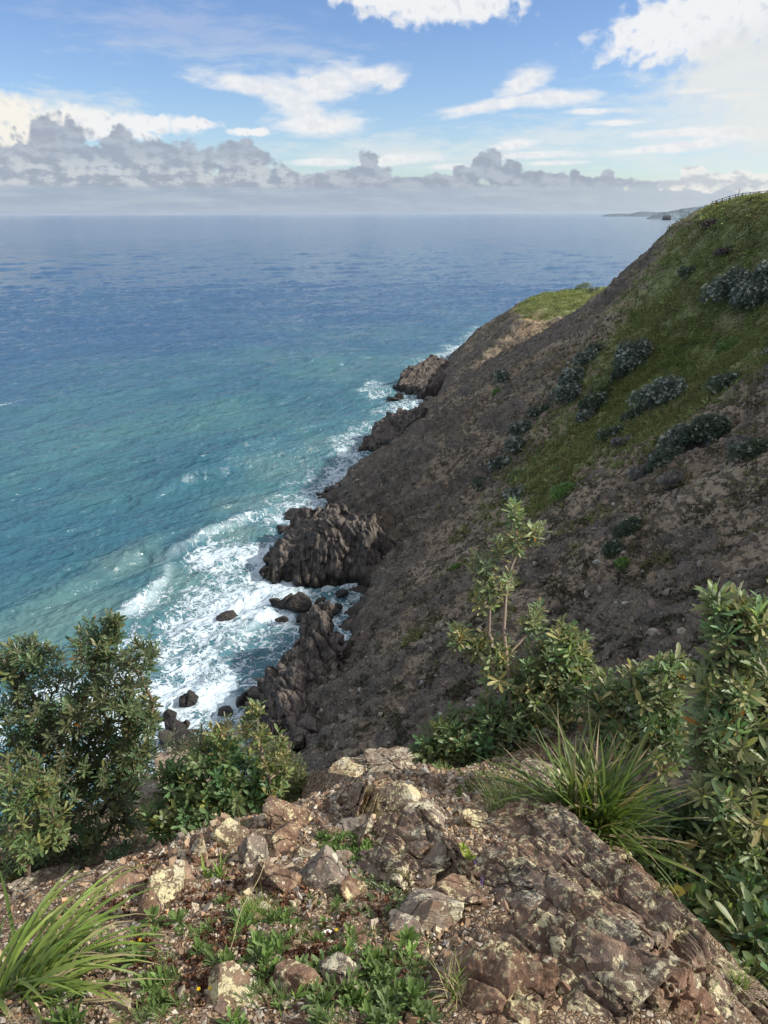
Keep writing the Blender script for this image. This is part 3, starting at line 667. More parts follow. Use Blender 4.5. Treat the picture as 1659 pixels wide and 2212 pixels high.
    foam = np.clip(foam, 0, 1.15)
    # chop of the broken water
    Z += foam * (nz2 * 0.35 + fbm(P0 / 1.6, 3, 73) * 0.22) * (r < 400)
    o = link_mesh('sea', np.c_[X, Y, Z], grid_faces(nr, nc), M["sea"], attrs=dict(foam=foam, shallow=shallow, sand=sand, crest=crest, white=np.clip(white, 0, 1)))
    tag(o, kind='structure')
build_sea()

# ------------------------------------------------------------------ far coast
def far_hill(prof, Y, depth, seed, name='hills'):
    """a distant headland: its skyline profile given as (px, height in m), at its own distance"""
    xs = np.array([at_y(p, 460, Y)[0] for p, h in prof]); hs = np.array([h for p, h in prof])
    gx = np.linspace(xs[0] - 5, xs[-1], 320); gy = np.linspace(Y - depth * 0.15, Y + depth, 60)
    X, Yg = np.meshgrid(gx, gy); q = np.stack([X.ravel() / (Y * 0.02), Yg.ravel() / (Y * 0.02), 0 * X.ravel()], 1)
    v = (Yg.ravel() - gy[0]) / (gy[-1] - gy[0])
    sh = sstep(0, 0.25, v - 0.06 * fbm(q, 3, seed)) ** 0.8 * (1 - 0.25 * v)
    Xs = X * (Yg / Y); z = np.interp(X.ravel(), xs, hs) * sh * (1 + 0.12 * fbm(q * 3, 4, seed + 1)) + sh * Y * 0.0006 * fbm(q * 9, 3, seed + 2) - 1.5
    c = np.where((fbm(q * 2.5, 3, seed + 4) > 0.12)[:, None], [0.16, 0.20, 0.22], [0.125, 0.165, 0.195])  # distance haze put into the colour: paler, bluer hill tones
    o = link_mesh(name, np.c_[Xs.ravel(), Yg.ravel(), z], grid_faces(60, 320), M['far'], cols=c); tag(o, kind='structure'); return o
far_hill([(1300, 0), (1312, 34), (1335, 50), (1362, 44), (1372, 66), (1390, 84), (1420, 70), (1460, 84), (1500, 100), (1560, 115), (1660, 115)], 13500, 2500, 3)
far_hill([(1398, 0), (1412, 34), (1440, 70), (1470, 100), (1500, 118), (1530, 130), (1580, 138), (1680, 138)], 7600, 1500, 5)
for (px, wpx, h, Y, lab) in [(1441, 16, 26, 6900, 'tiny cone-shaped islet off the distant headland'), (1478, 14, 11, 6900, 'low flat islet close under the distant headland'), (1522, 16, 9, 6600, 'dark rock islet beside the foot of the green hillside, far off')]:
    v, f = facet_rock(int(px), 4, 12, 0, 0.16); c = at_y(px, 468, Y); c[2] = 0
    w = wpx * Y / FPX
    o = link_mesh('islet', v * np.array([w / 1.5, w, h]) * np.where(v[:, 2:] > 0, 1, 0.2), f, M['boulder']); o.location = c
    tag(o, lab, 'islet')

# ------------------------------------------------------------------ rock outcrops along the shore
def outcrop(label, poly, ctrl, step, k=2.2, ribs=1.0, rib_dir=(0.9, 0.4), lump=1.0, mat='shore', seed=1, tan_at=None):
    W = np.array([at_z(*p[:2], p[2] if len(p) > 2 else 0) + np.array([0, p[3] if len(p) > 3 else 0, 0]) for p in poly]); W[:, 2] = 0; C = np.array([at_z(*c) for c in ctrl])
    rb = RBF(C, 1.3)
    x0, y0 = W[:, :2].min(0) - 4; x1, y1 = W[:, :2].max(0) + 4
    gx = np.arange(x0, x1, step); gy = np.arange(y0, y1, step); X, Y = np.meshgrid(gx, gy); nr, nc = X.shape
    P = np.stack([X.ravel(), Y.ravel(), 0 * X.ravel()], 1)
    sd = poly_sd(P, W) + fbm(P / 5, 3, seed) * 2.4 + fbm(P / 1.5, 3, seed + 1) * 0.8
    top = rb(P); top = np.clip(top, 0.5, C[:, 2].max() + 1)
    z = smin(top, sd * k, 1.0) ; z = np.maximum(z, -3)
    P[:, 2] = z
    G = P.reshape(nr, nc, 3); N = unit(np.cross(np.gradient(G, axis=1), np.gradient(G, axis=0)).reshape(-1, 3))
    rd = np.array(rib_dir) / np.hypot(*rib_dir)
    u = P[:, 0] * rd[0] + P[:, 1] * rd[1]; v = -P[:, 0] * rd[1] + P[:, 1] * rd[0]
    q = np.stack([u / 2.1 + fbm(P / 7, 3, seed + 3) * 1.6, v / 11, P[:, 2] / 9], 1)
    D = (fbm(q, 4, seed + 4, 0.45, True) - 0.45) * 1.25 * ribs
    w1, w2, cid = worley(np.stack([u / 2.2, v / 5.5, P[:, 2] / 4.0], 1) + fbm(P / 3.0, 2, seed + 7)[:, None] * 0.5, seed + 5)
    D += lump * ((np.minimum(w2 - w1, 0.22) / 0.22 - 0.85) * 0.55 + (cid / 255.0 - 0.5) * 0.7)
    v1, v2, cid = worley(np.stack([u / 0.8, v / 2.2, P[:, 2] / 1.6], 1) + fbm(P / 1.2, 2, seed + 8)[:, None] * 0.5, seed + 6)
    D += lump * ((np.minimum(v2 - v1, 0.18) / 0.18 - 0.85) * 0.16 + (cid / 255.0 - 0.5) * 0.18)
    D += fbm(P / 0.9, 4, seed + 9, 0.5) * 0.14 - 0.25
    P2 = P + N * D[:, None]
    F = grid_faces(nr, nc); F = F[P2[F, 2].max(1) > -1.2]
    used = np.unique(F); rm = np.full(len(P2), -1); rm[used] = np.arange(len(used))
    tan = np.zeros(len(P2))
    if tan_at:
        tc = at_z(*tan_at[:3]); tan = sstep(tan_at[3], tan_at[3] * 0.4, np.linalg.norm(P2 - tc, axis=1)) 
    base = W.mean(0)
    o = link_mesh('rock_outcrop', P2[used], rm[F], M[mat], attrs=dict(tan=tan[used]))
    recentre(o, base); tag(o, label, 'rock outcrop', 'rock outcrops along the foot of the headland')
outcrop('large ribbed dark rock buttress jutting into the surf, folded layers running down it',
        [(570, 1252), (580, 1215), (590, 1190, 1.5, 1), (612, 1138, 4.0, 2.5), (650, 1103, 6.5, 3.5), (690, 1097, 7.8, 4), (745, 1090, 9, 4.5), (800, 1112, 10.5, 5), (900, 1125, 12, 6), (890, 1220), (800, 1268), (740, 1262), (690, 1262), (630, 1252)],
        [(745, 1085, 9.5), (690, 1092, 8.2), (650, 1098, 6.8), (612, 1135, 4.2), (800, 1108, 11), (850, 1150, 10), (845, 1190, 7.5), (700, 1170, 7.0), (640, 1185, 5.2), (592, 1222, 2.6), (770, 1215, 6), (690, 1240, 3.0), (900, 1120, 13)], 0.13, 2.6, 1.35, (0.93, 0.36), 0.9, 'shore', 3)
outcrop('tall pointed dark rock mass at the mouth of the gully, lumpy with a triangular peak',
        [(523, 1515), (540, 1505, 1.8, 1.5), (560, 1480, 2.6, 2), (605, 1434, 4.2, 2.5), (640, 1402, 5, 2.5), (668, 1352, 6.6, 4.5), (690, 1325, 8.6, 5), (715, 1352, 6.6, 4.5), (735, 1380, 4, 3), (760, 1450, 4, 0), (770, 1560, 3, 0), (700, 1720), (610, 1660), (565, 1590), (535, 1540)],
        [(690, 1318, 9.8), (672, 1345, 8.0), (710, 1345, 7.6), (690, 1380, 7.2), (640, 1400, 5.2), (605, 1432, 4.4), (560, 1478, 2.8), (538, 1505, 2.0), (600, 1500, 5.2), (650, 1450, 6.2), (700, 1440, 5.2), (720, 1500, 4.6), (620, 1570, 3.2), (680, 1600, 3.0), (700, 1560, 4), (660, 1660, 2.2), (740, 1450, 5)], 0.11, 6.5, 0.85, (0.8, 0.6), 1.5, 'shore', 13)
outcrop('dark fluted rock point with white surf at its foot, before the tan peak',
        [(772, 975), (800, 930, 2.6, 2), (820, 908, 5.2, 3), (870, 890, 7.6, 4), (910, 886, 9.5, 4), (960, 892, 9.5, 3), (930, 965), (860, 985)],
        [(820, 905, 5.5), (870, 888, 8), (910, 884, 10), (850, 930, 5), (800, 945, 2.8), (880, 940, 6)], 0.22, 3, 1.7, (0.95, 0.3), 0.8, 'shore', 23)
outcrop('jagged far rock with a sunlit tan peak, standing out from the headland',
        [(842, 842), (857, 834, 1.8, 2), (870, 806, 4.6, 3), (900, 793, 6, 3), (938, 771, 9, 4), (975, 793, 6, 4), (1010, 780, 6, 5), (985, 850), (915, 866), (872, 848)],
        [(938, 768, 9.5), (925, 772, 8.5), (870, 803, 5), (900, 790, 6.5), (975, 790, 6.5), (920, 830, 4.5), (960, 820, 5.5), (858, 832, 2)], 0.26, 5.5, 1.7, (0.8, -0.6), 0.8, 'peak', 33, (946, 776, 7, 6.5))
outcrop('low spiky dark rock ridge just behind the large ribbed buttress',
        [(690, 1066), (705, 1061, 1.0, 1.5), (730, 1050, 3.2, 3), (760, 1039, 4.7, 3), (800, 1038, 6.5, 3), (830, 1040, 7.5, 3), (820, 1085), (735, 1084)],
        [(705, 1060, 1.2), (730, 1048, 3.5), (760, 1037, 5), (800, 1036, 7), (760, 1060, 3.5)], 0.16, 2.5, 1.5, (0.8, 0.6), 0.8, 'shore', 43)
outcrop('broken grey ledge beside the small inlet below the tan-peaked rock',
        [(872, 884), (895, 874, 2.8, 2), (920, 862, 4.2, 3), (965, 852, 6.2, 3), (1010, 832, 7.5, 3), (1010, 885), (930, 900)],
        [(895, 872, 3), (920, 860, 4.5), (965, 850, 6.5), (950, 880, 6)], 0.24, 2.2, 1.5, (0.9, 0.4), 0.9, 'shore', 53)

# boulders standing in the water
BLD = [(397, 1510, 17, 34, 'left of two tall dark boulders standing side by side in the foam'), (413, 1508, 22, 36, 'right of two tall dark boulders standing side by side in the foam'),
       (368, 1540, 22, 30, 'dark leaning boulder in foam, between the tall pair and the leafy shrub'), (333, 1546, 19, 26, 'lone dark boulder in the surf touching the outline of the left shrub'),
       (376, 1566, 30, 44, 'biggest dark boulder of the clump in the foam near the left shrub'), (362, 1592, 30, 30, 'lowest boulder of the clump in the foam near the left shrub'),
       (398, 1588, 30, 28, 'squat boulder on the right side of the clump in the foam'), (401, 1562, 14, 18, 'little round boulder just right of the biggest one in the clump'),
       (313, 1474, 20, 16, 'single dark boulder in the foam beside the sparse right sprig of the shrub'), (491, 1537, 22, 12, 'flat wet rock alone in the foam before the pointed rock mass'),
       (489, 1327, 30, 9, 'flat isolated rock awash in the middle of the white water'), (598, 1298, 18, 20, 'small dark rock at the seaward end of the row in the cove'),
       (617, 1298, 26, 28, 'dark block in the middle of the row of rocks in the cove'), (641, 1302, 34, 32, 'largest brownish block of the row of rocks in the cove'), (664, 1308, 20, 12, 'low rock at the landward end of the row in the cove'),
       (611, 1336, 18, 11, 'small awash rock above the flank of the pointed rock mass'), (657, 1330, 22, 10, 'low flat rock close above the triangular peak'), (710, 1320, 32, 16, 'broad wet rock in the cove against the scree cliff'),
       (728, 1308, 18, 14, 'small wet rock wedged by the scree cliff in the cove'), (692, 1296, 22, 10, 'flat black rock between the row and the scree cliff'), (742, 1278, 18, 12, 'dark stone under the corner of the ribbed buttress'),
       (712, 1346, 18, 12, 'dark stone in the shadowed channel right of the triangular peak'), (792, 991, 13, 14, 'lone triangular rock in white surf by the fluted point'), (848, 862, 20, 12, 'left of two little rocks in the inlet below the tan peak'),
       (860, 856, 14, 20, 'upright right one of two little rocks in the inlet below the tan peak'), (636, 1108, 40, 22, 'flat-topped dark skerry against the seaward corner of the buttress'), (608, 1140, 26, 20, 'low black skerry at the upper foot of the buttress'),
       (584, 1205, 20, 18, 'small black skerry halfway along the seaward foot of the buttress'), (585, 1444, 16, 10, 'half-drowned rock beside the flank of the pointed rock mass'), (440, 1600, 40, 20, 'dark boulder low in the surf, partly behind the middle shrub'),
       (560, 1600, 34, 26, 'boulder at the shadowed foot of the pointed rock mass'), (600, 1625, 40, 34, 'rounded boulder in the rocky chute below the pointed mass'), (640, 1588, 42, 34, 'pale-edged boulder heaped in the rocky chute'),
       (672, 1560, 44, 30, 'wide boulder near the head of the rocky chute'), (690, 1600, 36, 34, 'boulder in the chute against the cliff wall'), (655, 1640, 36, 36, 'lowest boulder in the rocky chute above the crest'), (632, 1550, 36, 24, 'smooth boulder under the bulge of the pointed mass')]
for n, (px, py, w, h, lab) in enumerate(BLD):
    chute = n >= 30
    c = at_z(px, py + h * 0.3, 3.2 if chute else 0.0); t = np.linalg.norm(c - [0, 0, CAMZ]); sx = w / FPX * t / 1.45; sz = h / FPX * t / 1.5
    v, f = facet_rock(200 + n, 5, 14, 0, 0.20, 16)
    v = v * np.array([sx, max(sx * 0.8, sz * 0.6), sz])
    o = link_mesh('boulder', v, f, M['shore' if chute else 'boulder'], attrs=dict(tan=np.zeros(len(v)))); o.location = c + np.array([0, 0, sz * 0.12]); o.rotation_euler[2] = rng.uniform(-0.5, 0.5)
    tag(o, lab, 'boulder', 'boulders in the chute' if chute else 'boulders in the water')

# ------------------------------------------------------------------ fence on the skyline
def box(c0, c1, w, h, up=(0, 0, 1)):
    c0, c1 = np.asarray(c0, float), np.asarray(c1, float); d = unit(c1 - c0); up = np.asarray(up, float)
    r = np.cross(d, up); r = unit(r if np.linalg.norm(r) > 1e-3 else np.array([1.0, 0, 0])); n = np.cross(r, d); V = []
    for c, s in ((c0, 1.0), (c1, 0.92)):
        for a, b in ((-1, -1), (1, -1), (1, 1), (-1, 1)): V.append(c + r * a * w / 2 * s + n * b * h / 2 * s)
    return np.array(V), np.array([[0, 1, 2, 3], [7, 6, 5, 4], [0, 4, 5, 1], [1, 5, 6, 2], [2, 6, 7, 3], [3, 7, 4, 0]])
def build_fence():
    def crest(px):
        Ys = np.arange(90, 225, 0.5); d = ray(px, 440); Q = np.stack([d[0] / d[1] * Ys, Ys, 0 * Ys], 1); z = terrain_z(Q); k = int(np.argmax((z - CAMZ) / Ys))
        return np.array([Q[k, 0], Ys[k], z[k] + 0.15])
    pts = [crest(p) for p in (1538, 1547, 1559, 1573, 1586, 1601, 1617, 1634, 1653, 1673, 1694, 1716)]
    root = empty('timber_fence', pts[0]); tag(root, 'weathered timber post and rail fence along the top of the green hill', 'fence')
    for p in pts:
        V, F = box(p - [0, 0, 0.5], p + [0, 0, 1.22], 0.15, 0.15, (0, 1, 0)); child(link_mesh('post', V, F, M['wood'], smooth=False), root)
    for hgt in (1.12, 0.72, 0.32):
        Vs, Fs, k = [], [], 0
        for a, b in zip(pts[:-1], pts[1:]):
            V, F = box(a + [0, 0, hgt], b + [0, 0, hgt], 0.06, 0.11); Vs.append(V); Fs.append(F + k); k += 8
        child(link_mesh('rail', np.vstack(Vs), np.vstack(Fs), M['wood'], smooth=False), root)
    p = (pts[4] + pts[5]) / 2 + [0, 0.3, 0]
    V, F = box(p - [0, 0, 0.3], p + [0, 0, 2.0], 0.09, 0.09, (0, 1, 0)); o = link_mesh('marker_post', V, F, M['wood'], smooth=False); recentre(o, p); tag(o, 'thin tall post rising above the rails of the hilltop fence', 'post')
build_fence()

# ------------------------------------------------------------------ shrubs on the hillside
def rosette(n=6, l=1.0, w=0.34, rise=0.55):
    V, F = [], []
    for k in range(n):
        a = 2 * math.pi * k / n + (0.35 if k % 2 else 0); r = rise * (0.7 if k % 2 else 1.15); c, s_ = math.cos(a), math.sin(a); e, q = math.cos(r), math.sin(r)
        b = len(V)
        for t, hw, dz in ((0.05, 0.10, 0), (0.6, 1.0, 0.05), (1.0, 0.12, -0.06)):
            for sg in (-1, 1): V.append((l * t * e * c - sg * hw * w * 0.5 * s_, l * t * e * s_ + sg * hw * w * 0.5 * c, l * (t * q + dz)))
        F += [[b, b + 2, b + 3, b + 1], [b + 2, b + 4, b + 5, b + 3]]
    return np.array(V), np.array(F)
ROS = rosette()
def leaf_shell(centres, radii, n, size, seed, gap=0.12, core=0.5):
    """positions and outward directions spread through the outer part of a set of ellipsoid lobes"""
    r = np.random.default_rng(seed); vol = np.array([a[0] * a[1] * a[2] for a in radii]) ** 0.67; ch = r.choice(len(radii), n, p=vol / vol.sum())
    u = unit(r.normal(size=(n, 3))); u[:, 2] = np.where(u[:, 2] < -0.35, -u[:, 2], u[:, 2])
    rad = r.uniform(core, 1, n) ** 0.6
    C = np.array(centres)[ch]; A = np.array(radii)[ch]; rad *= 1 + 0.22 * fbm(u * 2.4 + ch[:, None] * 7.7, 3, seed % 50)
    return C + u * A * rad[:, None], unit(u / A), rad
def hill_shrub(px, py, rx, ry, label, kind, idx):
    base = hit(px, py + ry * 0.55); t = np.linalg.norm(base - [0, 0, CAMZ]); s = t / FPX
    r = np.random.default_rng(900 + idx); W, H = rx * s * 1.05, ry * s * 1.25
    right = RMn[:, 0]; up = np.array([0, 0, 1.0]); out = np.array([-0.6, -0.75, 0.1])
    cs, rs = [], []
    nl = max(3, int(2 + rx / 7))
    for k in range(nl):
        a = r.uniform(-0.75, 0.75); b = r.uniform(-0.25, 0.8) * (1 - 0.5 * abs(a)); off = r.uniform(-0.5, 0.5)
        slope = np.array([0.79, 0.2, 0.58])
        c = base + right * a * W * 0.55 + slope * (a * W * 0.35 + b * H * 0.5) + up * H * 0.42 + out * off * W * 0.25
        cs.append(c); q = r.uniform(0.42, 0.7); rs.append(np.array([W * q, W * q * 0.9, max(H * q * 1.15, 0.6)]))
    n = int(np.clip(rx * ry * 1.7, 400, 3000)); sz = 0.34 if t > 120 else 0.28
    P, D, rad = leaf_shell(cs, rs, n, sz, 300 + idx)
    Mx = frames(unit(np.cross(D + 0.35 * r.normal(size=D.shape), r.normal(size=D.shape))), D + 0.45 * r.normal(size=D.shape)) * (sz * r.uniform(0.6, 1.25, n))[:, None, None]
    V, F = stamp(ROS[0], [ROS[1]], P, Mx)
    base_c = {'silver': (0.060, 0.082, 0.058), 'dark': (0.048, 0.072, 0.038), 'green': (0.115, 0.20, 0.045), 'dead': (0.075, 0.055, 0.055), 'grey': (0.17, 0.16, 0.15), 'olive': (0.15, 0.18, 0.07)}[kind]
    hue = r.normal(0, 1, n); c = np.array(base_c)[None] * np.exp(0.28 * hue)[:, None]
    if kind in ('silver', 'dark'):
        hi = r.random(n) < (0.27 if kind == 'silver' else 0.10); c[hi] = np.array([0.42, 0.45, 0.40]) * r.uniform(0.7, 1.2, (hi.sum(), 1))
    o = link_mesh('shrub', V, F, M['hill_leaf'], smooth=False, cols=np.repeat(c, len(ROS[0]), 0)); recentre(o, base)
    tag(o, label, 'shrub', 'wind-pruned shrubs on the headland slope')
HS = [(1568, 634, 44, 40, 'left one of the big silvery shrub clump high on the green slope', 'silver'), (1622, 648, 40, 36, 'lower front shrub of the big silvery clump at the right edge', 'silver'), (1655, 606, 36, 34, 'uppermost shrub of the big silvery clump, cut by the picture edge', 'silver'),
      (1482, 594, 18, 15, 'small dark shrub alone on the upper green slope', 'dark'), (1358, 779, 34, 38, 'tall oval silvery shrub at the head of the mid-slope grass', 'silver'), (1331, 812, 16, 18, 'little dark shrub tucked under the tall oval silvery shrub', 'dark'),
      (1417, 862, 54, 38, 'broad domed silvery shrub in the middle of the slope', 'silver'), (1372, 898, 26, 18, 'low dark skirt of leaves below the broad domed shrub', 'dark'), (1572, 832, 38, 22, 'flat spreading shrub below the rocky patch on the right', 'dark'),
      (1522, 935, 44, 34, 'dark upper shrub of the long diagonal clump on the right slope', 'dark'), (1457, 957, 36, 36, 'middle silvery shrub of the long diagonal clump on the right slope', 'silver'), (1428, 1006, 42, 32, 'lower green shrub of the long diagonal clump on the right slope', 'dark'),
      (1621, 980, 40, 24, 'dark flat shrub among grey twigs near the right edge', 'dark'), (1285, 758, 22, 14, 'topmost dark shrub of the leafy gully line', 'dark'), (1262, 780, 22, 22, 'second silvery shrub from the top of the gully line', 'silver'),
      (1234, 821, 28, 28, 'large silvery shrub halfway along the upper gully line', 'silver'), (1217, 860, 30, 28, 'silvery shrub just below the large one of the upper gully line', 'silver'), (1300, 838, 26, 22, 'olive twiggy shrub right of the upper gully line', 'olive'),
      (1278, 874, 28, 26, 'dark shrub on bare earth below the olive twiggy shrub', 'dark'), (1256, 905, 20, 20, 'small grey-green shrub at the tail of the bare rusty strip', 'silver'), (1354, 908, 18, 14, 'small shrub between the domed shrub and the grey twigs', 'dark'),
      (1316, 943, 26, 22, 'leaning dark shrub beside a patch of grey twigs', 'dark'), (1345, 952, 24, 12, 'bare grey twiggy shrub in the middle of the slope', 'grey'), (1160, 893, 22, 18, 'first dark shrub where the lower gully line begins', 'dark'), (1118, 931, 24, 22, 'silvery shrub second in the lower gully line', 'silver'),
      (1106, 967, 24, 24, 'silvery shrub at the middle of the lower gully line', 'silver'), (1083, 1002, 26, 24, 'green-grey shrub next to last of the lower gully line', 'silver'), (1050, 1044, 26, 22, 'last shrub at the bottom of the lower gully line', 'dark'),
      (1114, 1034, 24, 18, 'soft grey-green shrub right of the bottom of the gully line', 'olive'), (1112, 1070, 26, 18, 'low grey-green shrub above the tip of the sapling', 'silver'), (1222, 1064, 28, 22, 'isolated green shrub on the bare slope right of the sapling tip', 'green'),
      (1087, 821, 20, 24, 'silvery shrub standing alone on the bare spur', 'silver'), (1071, 852, 10, 12, 'bright green small bush under the lone spur shrub', 'green'), (1576, 748, 24, 15, 'bright green round bush on the grass near the right edge', 'green'),
      (1652, 774, 12, 20, 'pale whitish shrub cut by the right picture edge', 'silver'), (1352, 1150, 34, 30, 'dark green creeping shrub on the bare lower slope', 'dark'), (1330, 1188, 26, 24, 'lower half of the creeping growth on the bare lower slope', 'dark'), (1343, 1218, 14, 8, 'bright green patch at the foot of the creeping growth', 'green'),
      (1258, 622, 18, 10, 'olive rounded shrub on the sunlit grassy headland', 'olive'), (1280, 630, 14, 8, 'paler shrub beside the rounded one on the sunlit headland', 'silver'), (1540, 483, 17, 7, 'dark dead shrub flattened on the grass near the hilltop', 'dead'),
      (1568, 547, 20, 9, 'brown dead shrub flattened on the grass above the silvery clump', 'dead'), (1440, 1040, 26, 16, 'grey leafless thicket under the long diagonal clump', 'grey'), (1385, 1022, 24, 18, 'grey dead brush left of the long diagonal clump', 'grey'), (982, 1228, 12, 10, 'little bright green tuft on the scree left of the sapling', 'green'), (1590, 960, 26, 16, 'grey dead brush behind the dark flat shrub', 'grey')]
for i, h in enumerate(HS): hill_shrub(*h, i)

# hillside grass and rubble: nobody could count them
def hill_cover():
    strag = 0.10 * (fbm(HP / 7, 3, 83) > 0.10) * (HP[:, 2] > 10) * (HR < 0.4); w = (np.maximum(np.clip(HG, 0, 1) ** 1.6, strag) > rng.random(len(HG))) & (HF > 60) & (HP[:, 2] > 3); ii = np.nonzero(w)[0]; n = min(len(ii), 60000); k = rng.choice(ii, n, replace=False)
    blades = []
    for b in range(5):
        a = 2 * math.pi * b / 5 + b; c, s_ = math.cos(a), math.sin(a); ln = 0.6 + 0.15 * b
        blades += [(-s_ * 0.16, c * 0.16, 0), (s_ * 0.16, -c * 0.16, 0), (c * 0.22 * ln - s_ * 0.09, s_ * 0.22 * ln + c * 0.09, ln * 0.62), (c * 0.55 * ln, s_ * 0.55 * ln, ln * 0.82)]
    tv = np.array(blades); tf = np.array([[4 * b, 4 * b + 1, 4 * b + 2] for b in range(5)] + [[4 * b, 4 * b + 2, 4 * b + 3] for b in range(5)])
    P = HP[k] - HN[k] * 0.05; D = unit(HN[k] + np.array([-0.55, -0.2, 0.5]) + 0.25 * rng.normal(size=(n, 3)))
    Mx = frames(np.cross(D, rng.normal(size=(n, 3))), D)
    cl = fbm(HP[k] / 4.5, 3, 81); Mx = Mx * (rng.uniform(0.45, 0.95, n) * (1 + 1.2 * cl))[:, None, None]
    V, F = stamp(tv, [tf], P, Mx)
    c = np.array([0.205, 0.240, 0.100])[None] * np.exp(0.25 * rng.normal(size=(n, 1)) + 0.5 * cl[:, None])
    dry = rng.random(n) < 0.22 + 0.5 * np.clip(fbm(HP[k] / 9, 3, 82), 0, 1); c[dry] = np.array([0.27, 0.235, 0.13]) * rng.uniform(0.7, 1.2, (dry.sum(), 1))
    c = c * (1 - HL[k][:, None] * 0.5) + np.array([0.18, 0.225, 0.075]) * HL[k][:, None] * 0.5
    bare = HG[k] < 0.35; c[bare] = c[bare] * 0.5 + np.array([0.105, 0.095, 0.055])
    o = link_mesh('hillside_grass', V, F, M['hill_grass'], smooth=False, cols=np.repeat(c, len(tv), 0)); tag(o, kind='stuff')
    w = (HG < 0.4) & (HF > 40) & (HP[:, 2] > 1.5); ii = np.nonzero(w)[0]; n = 9000; k = rng.choice(ii, n, replace=False)
    v, f = facet_rock(5, 1, 10, 0, 0.0); sc = np.clip(rng.lognormal(-1.75, 0.55, n), 0.07, 0.5)[:, None, None]
    V, F = stamp(v, [f], HP[k], rand_rot(n) * sc * np.array([1.3, 1, 0.7]))
    c = np.array([0.165, 0.138, 0.115])[None] * np.exp(0.45 * rng.normal(size=(n, 1))); c = np.minimum(c, 0.34)
    o = link_mesh('rubble', V, F, M['rubble'], smooth=False, cols=np.repeat(c, len(v), 0)); tag(o, kind='stuff')
    # low dark scrub speckled over the bare slope
    w = (HG < 0.6) & (HF > 55) & (HP[:, 2] > 5); ii = np.nonzero(w)[0]; cl = fbm(HP[ii] / 3.0, 4, 91, 0.6); ii = ii[cl > 0.13]; n = min(len(ii), 34000); k = rng.choice(ii, n, replace=False)
    D = unit(HN[k] + 0.5 * rng.normal(size=(n, 3))); Mx = frames(np.cross(D, rng.normal(size=(n, 3))), D) * rng.uniform(0.16, 0.42, n)[:, None, None]
    V, F = stamp(tv, [tf], HP[k], Mx); c = np.array([0.066, 0.058, 0.048])[None] * np.exp(0.35 * rng.normal(size=(n, 1))); gr = rng.random(n) < 0.35; c[gr] = [0.085, 0.105, 0.05]
    o = link_mesh('low_scrub', V, F, M['hill_grass'], smooth=False, cols=np.repeat(c, len(tv), 0)); tag(o, kind='stuff')
hill_cover()

# ------------------------------------------------------------------ the crest in the foreground
FG = [at_t(*p) for p in [(830, 2212, 1.75), (400, 2212, 1.72), (0, 2212, 1.7), (1200, 2212, 1.72), (830, 2080, 2.05), (450, 2080, 2.0), (100, 2100, 1.95), (830, 1950, 2.45), (500, 1950, 2.5), (200, 2000, 2.35), (0, 1945, 2.6),
        (830, 1850, 2.9), (600, 1850, 2.95), (300, 1862, 2.9), (120, 1900, 2.75), (830, 1750, 3.45), (650, 1760, 3.4), (480, 1770, 3.35), (900, 1660, 4.2), (780, 1680, 3.95), (1000, 1680, 4.1), (1000, 1760, 3.45),
        (1150, 1800, 3.15), (1120, 1660, 4.6), (1100, 1900, 2.6), (1250, 1820, 3.25), (1300, 1950, 2.42), (1450, 2100, 1.98), (1500, 2170, 1.85), (1280, 1600, 5.0), (1400, 1900, 2.75), (1500, 2000, 2.75), (1560, 2120, 2.35), (1659, 2212, 2.2), (1270, 1760, 3.9)]]
FG += [np.array(p) for p in [(0.2, 4.3, 55.6), (0.3, 6.0, 52.5), (-0.6, 3.9, 55.6), (1.0, 4.7, 55.5), (1.2, 6.0, 53.0), (-1.5, 5.2, 54.6), (-1.2, 3.6, 55.7), (-2.6, 6.2, 54.0), (-2.7, 4.4, 54.9), (-2.0, 2.9, 56.2), (-2.8, 2.2, 56.6), (-3.4, 8, 51.8), (-1.5, 8, 50.5), (-4.6, 6, 53.2), (-4.8, 3, 55.4), (-3, 0.5, 58.0), (-5, 0, 57.5),
        (1.65, 2.75, 56.1), (2.2, 2.0, 56.3), (1.7, 3.8, 55.6), (2.3, 4.4, 54.6), (3.2, 3.0, 55.0), (3.4, 1.0, 56.8), (3.4, 0, 57.4), (2.2, 6, 52.0), (1.45, 1.2, 57.6), (0, 0.2, 58.6), (1.5, 0.2, 58.3), (-1.5, 0.2, 58.5), (0, -2.5, 58.9), (-8, -2, 57), (8, -2, 57), (6, 2, 54.6), (8, 2, 53.5), (6, 5, 51.5), (10, 6, 47.5), (-8, 4, 52.5), (-9, 8, 48), (4, 9, 47.5), (0, 9.5, 47.5), (10, 0, 54)]]
FGR = RBF(FG, 1.25)
def hit_fg(px, py):
    d = ray(px, py); t = np.arange(1.2, 9.5, 0.01); P = np.array([0, 0, CAMZ]) + t[:, None] * d; k = np.nonzero(P[:, 2] < FGR(P))[0]
    return P[k[0]] if len(k) else P[600]
BARE = None
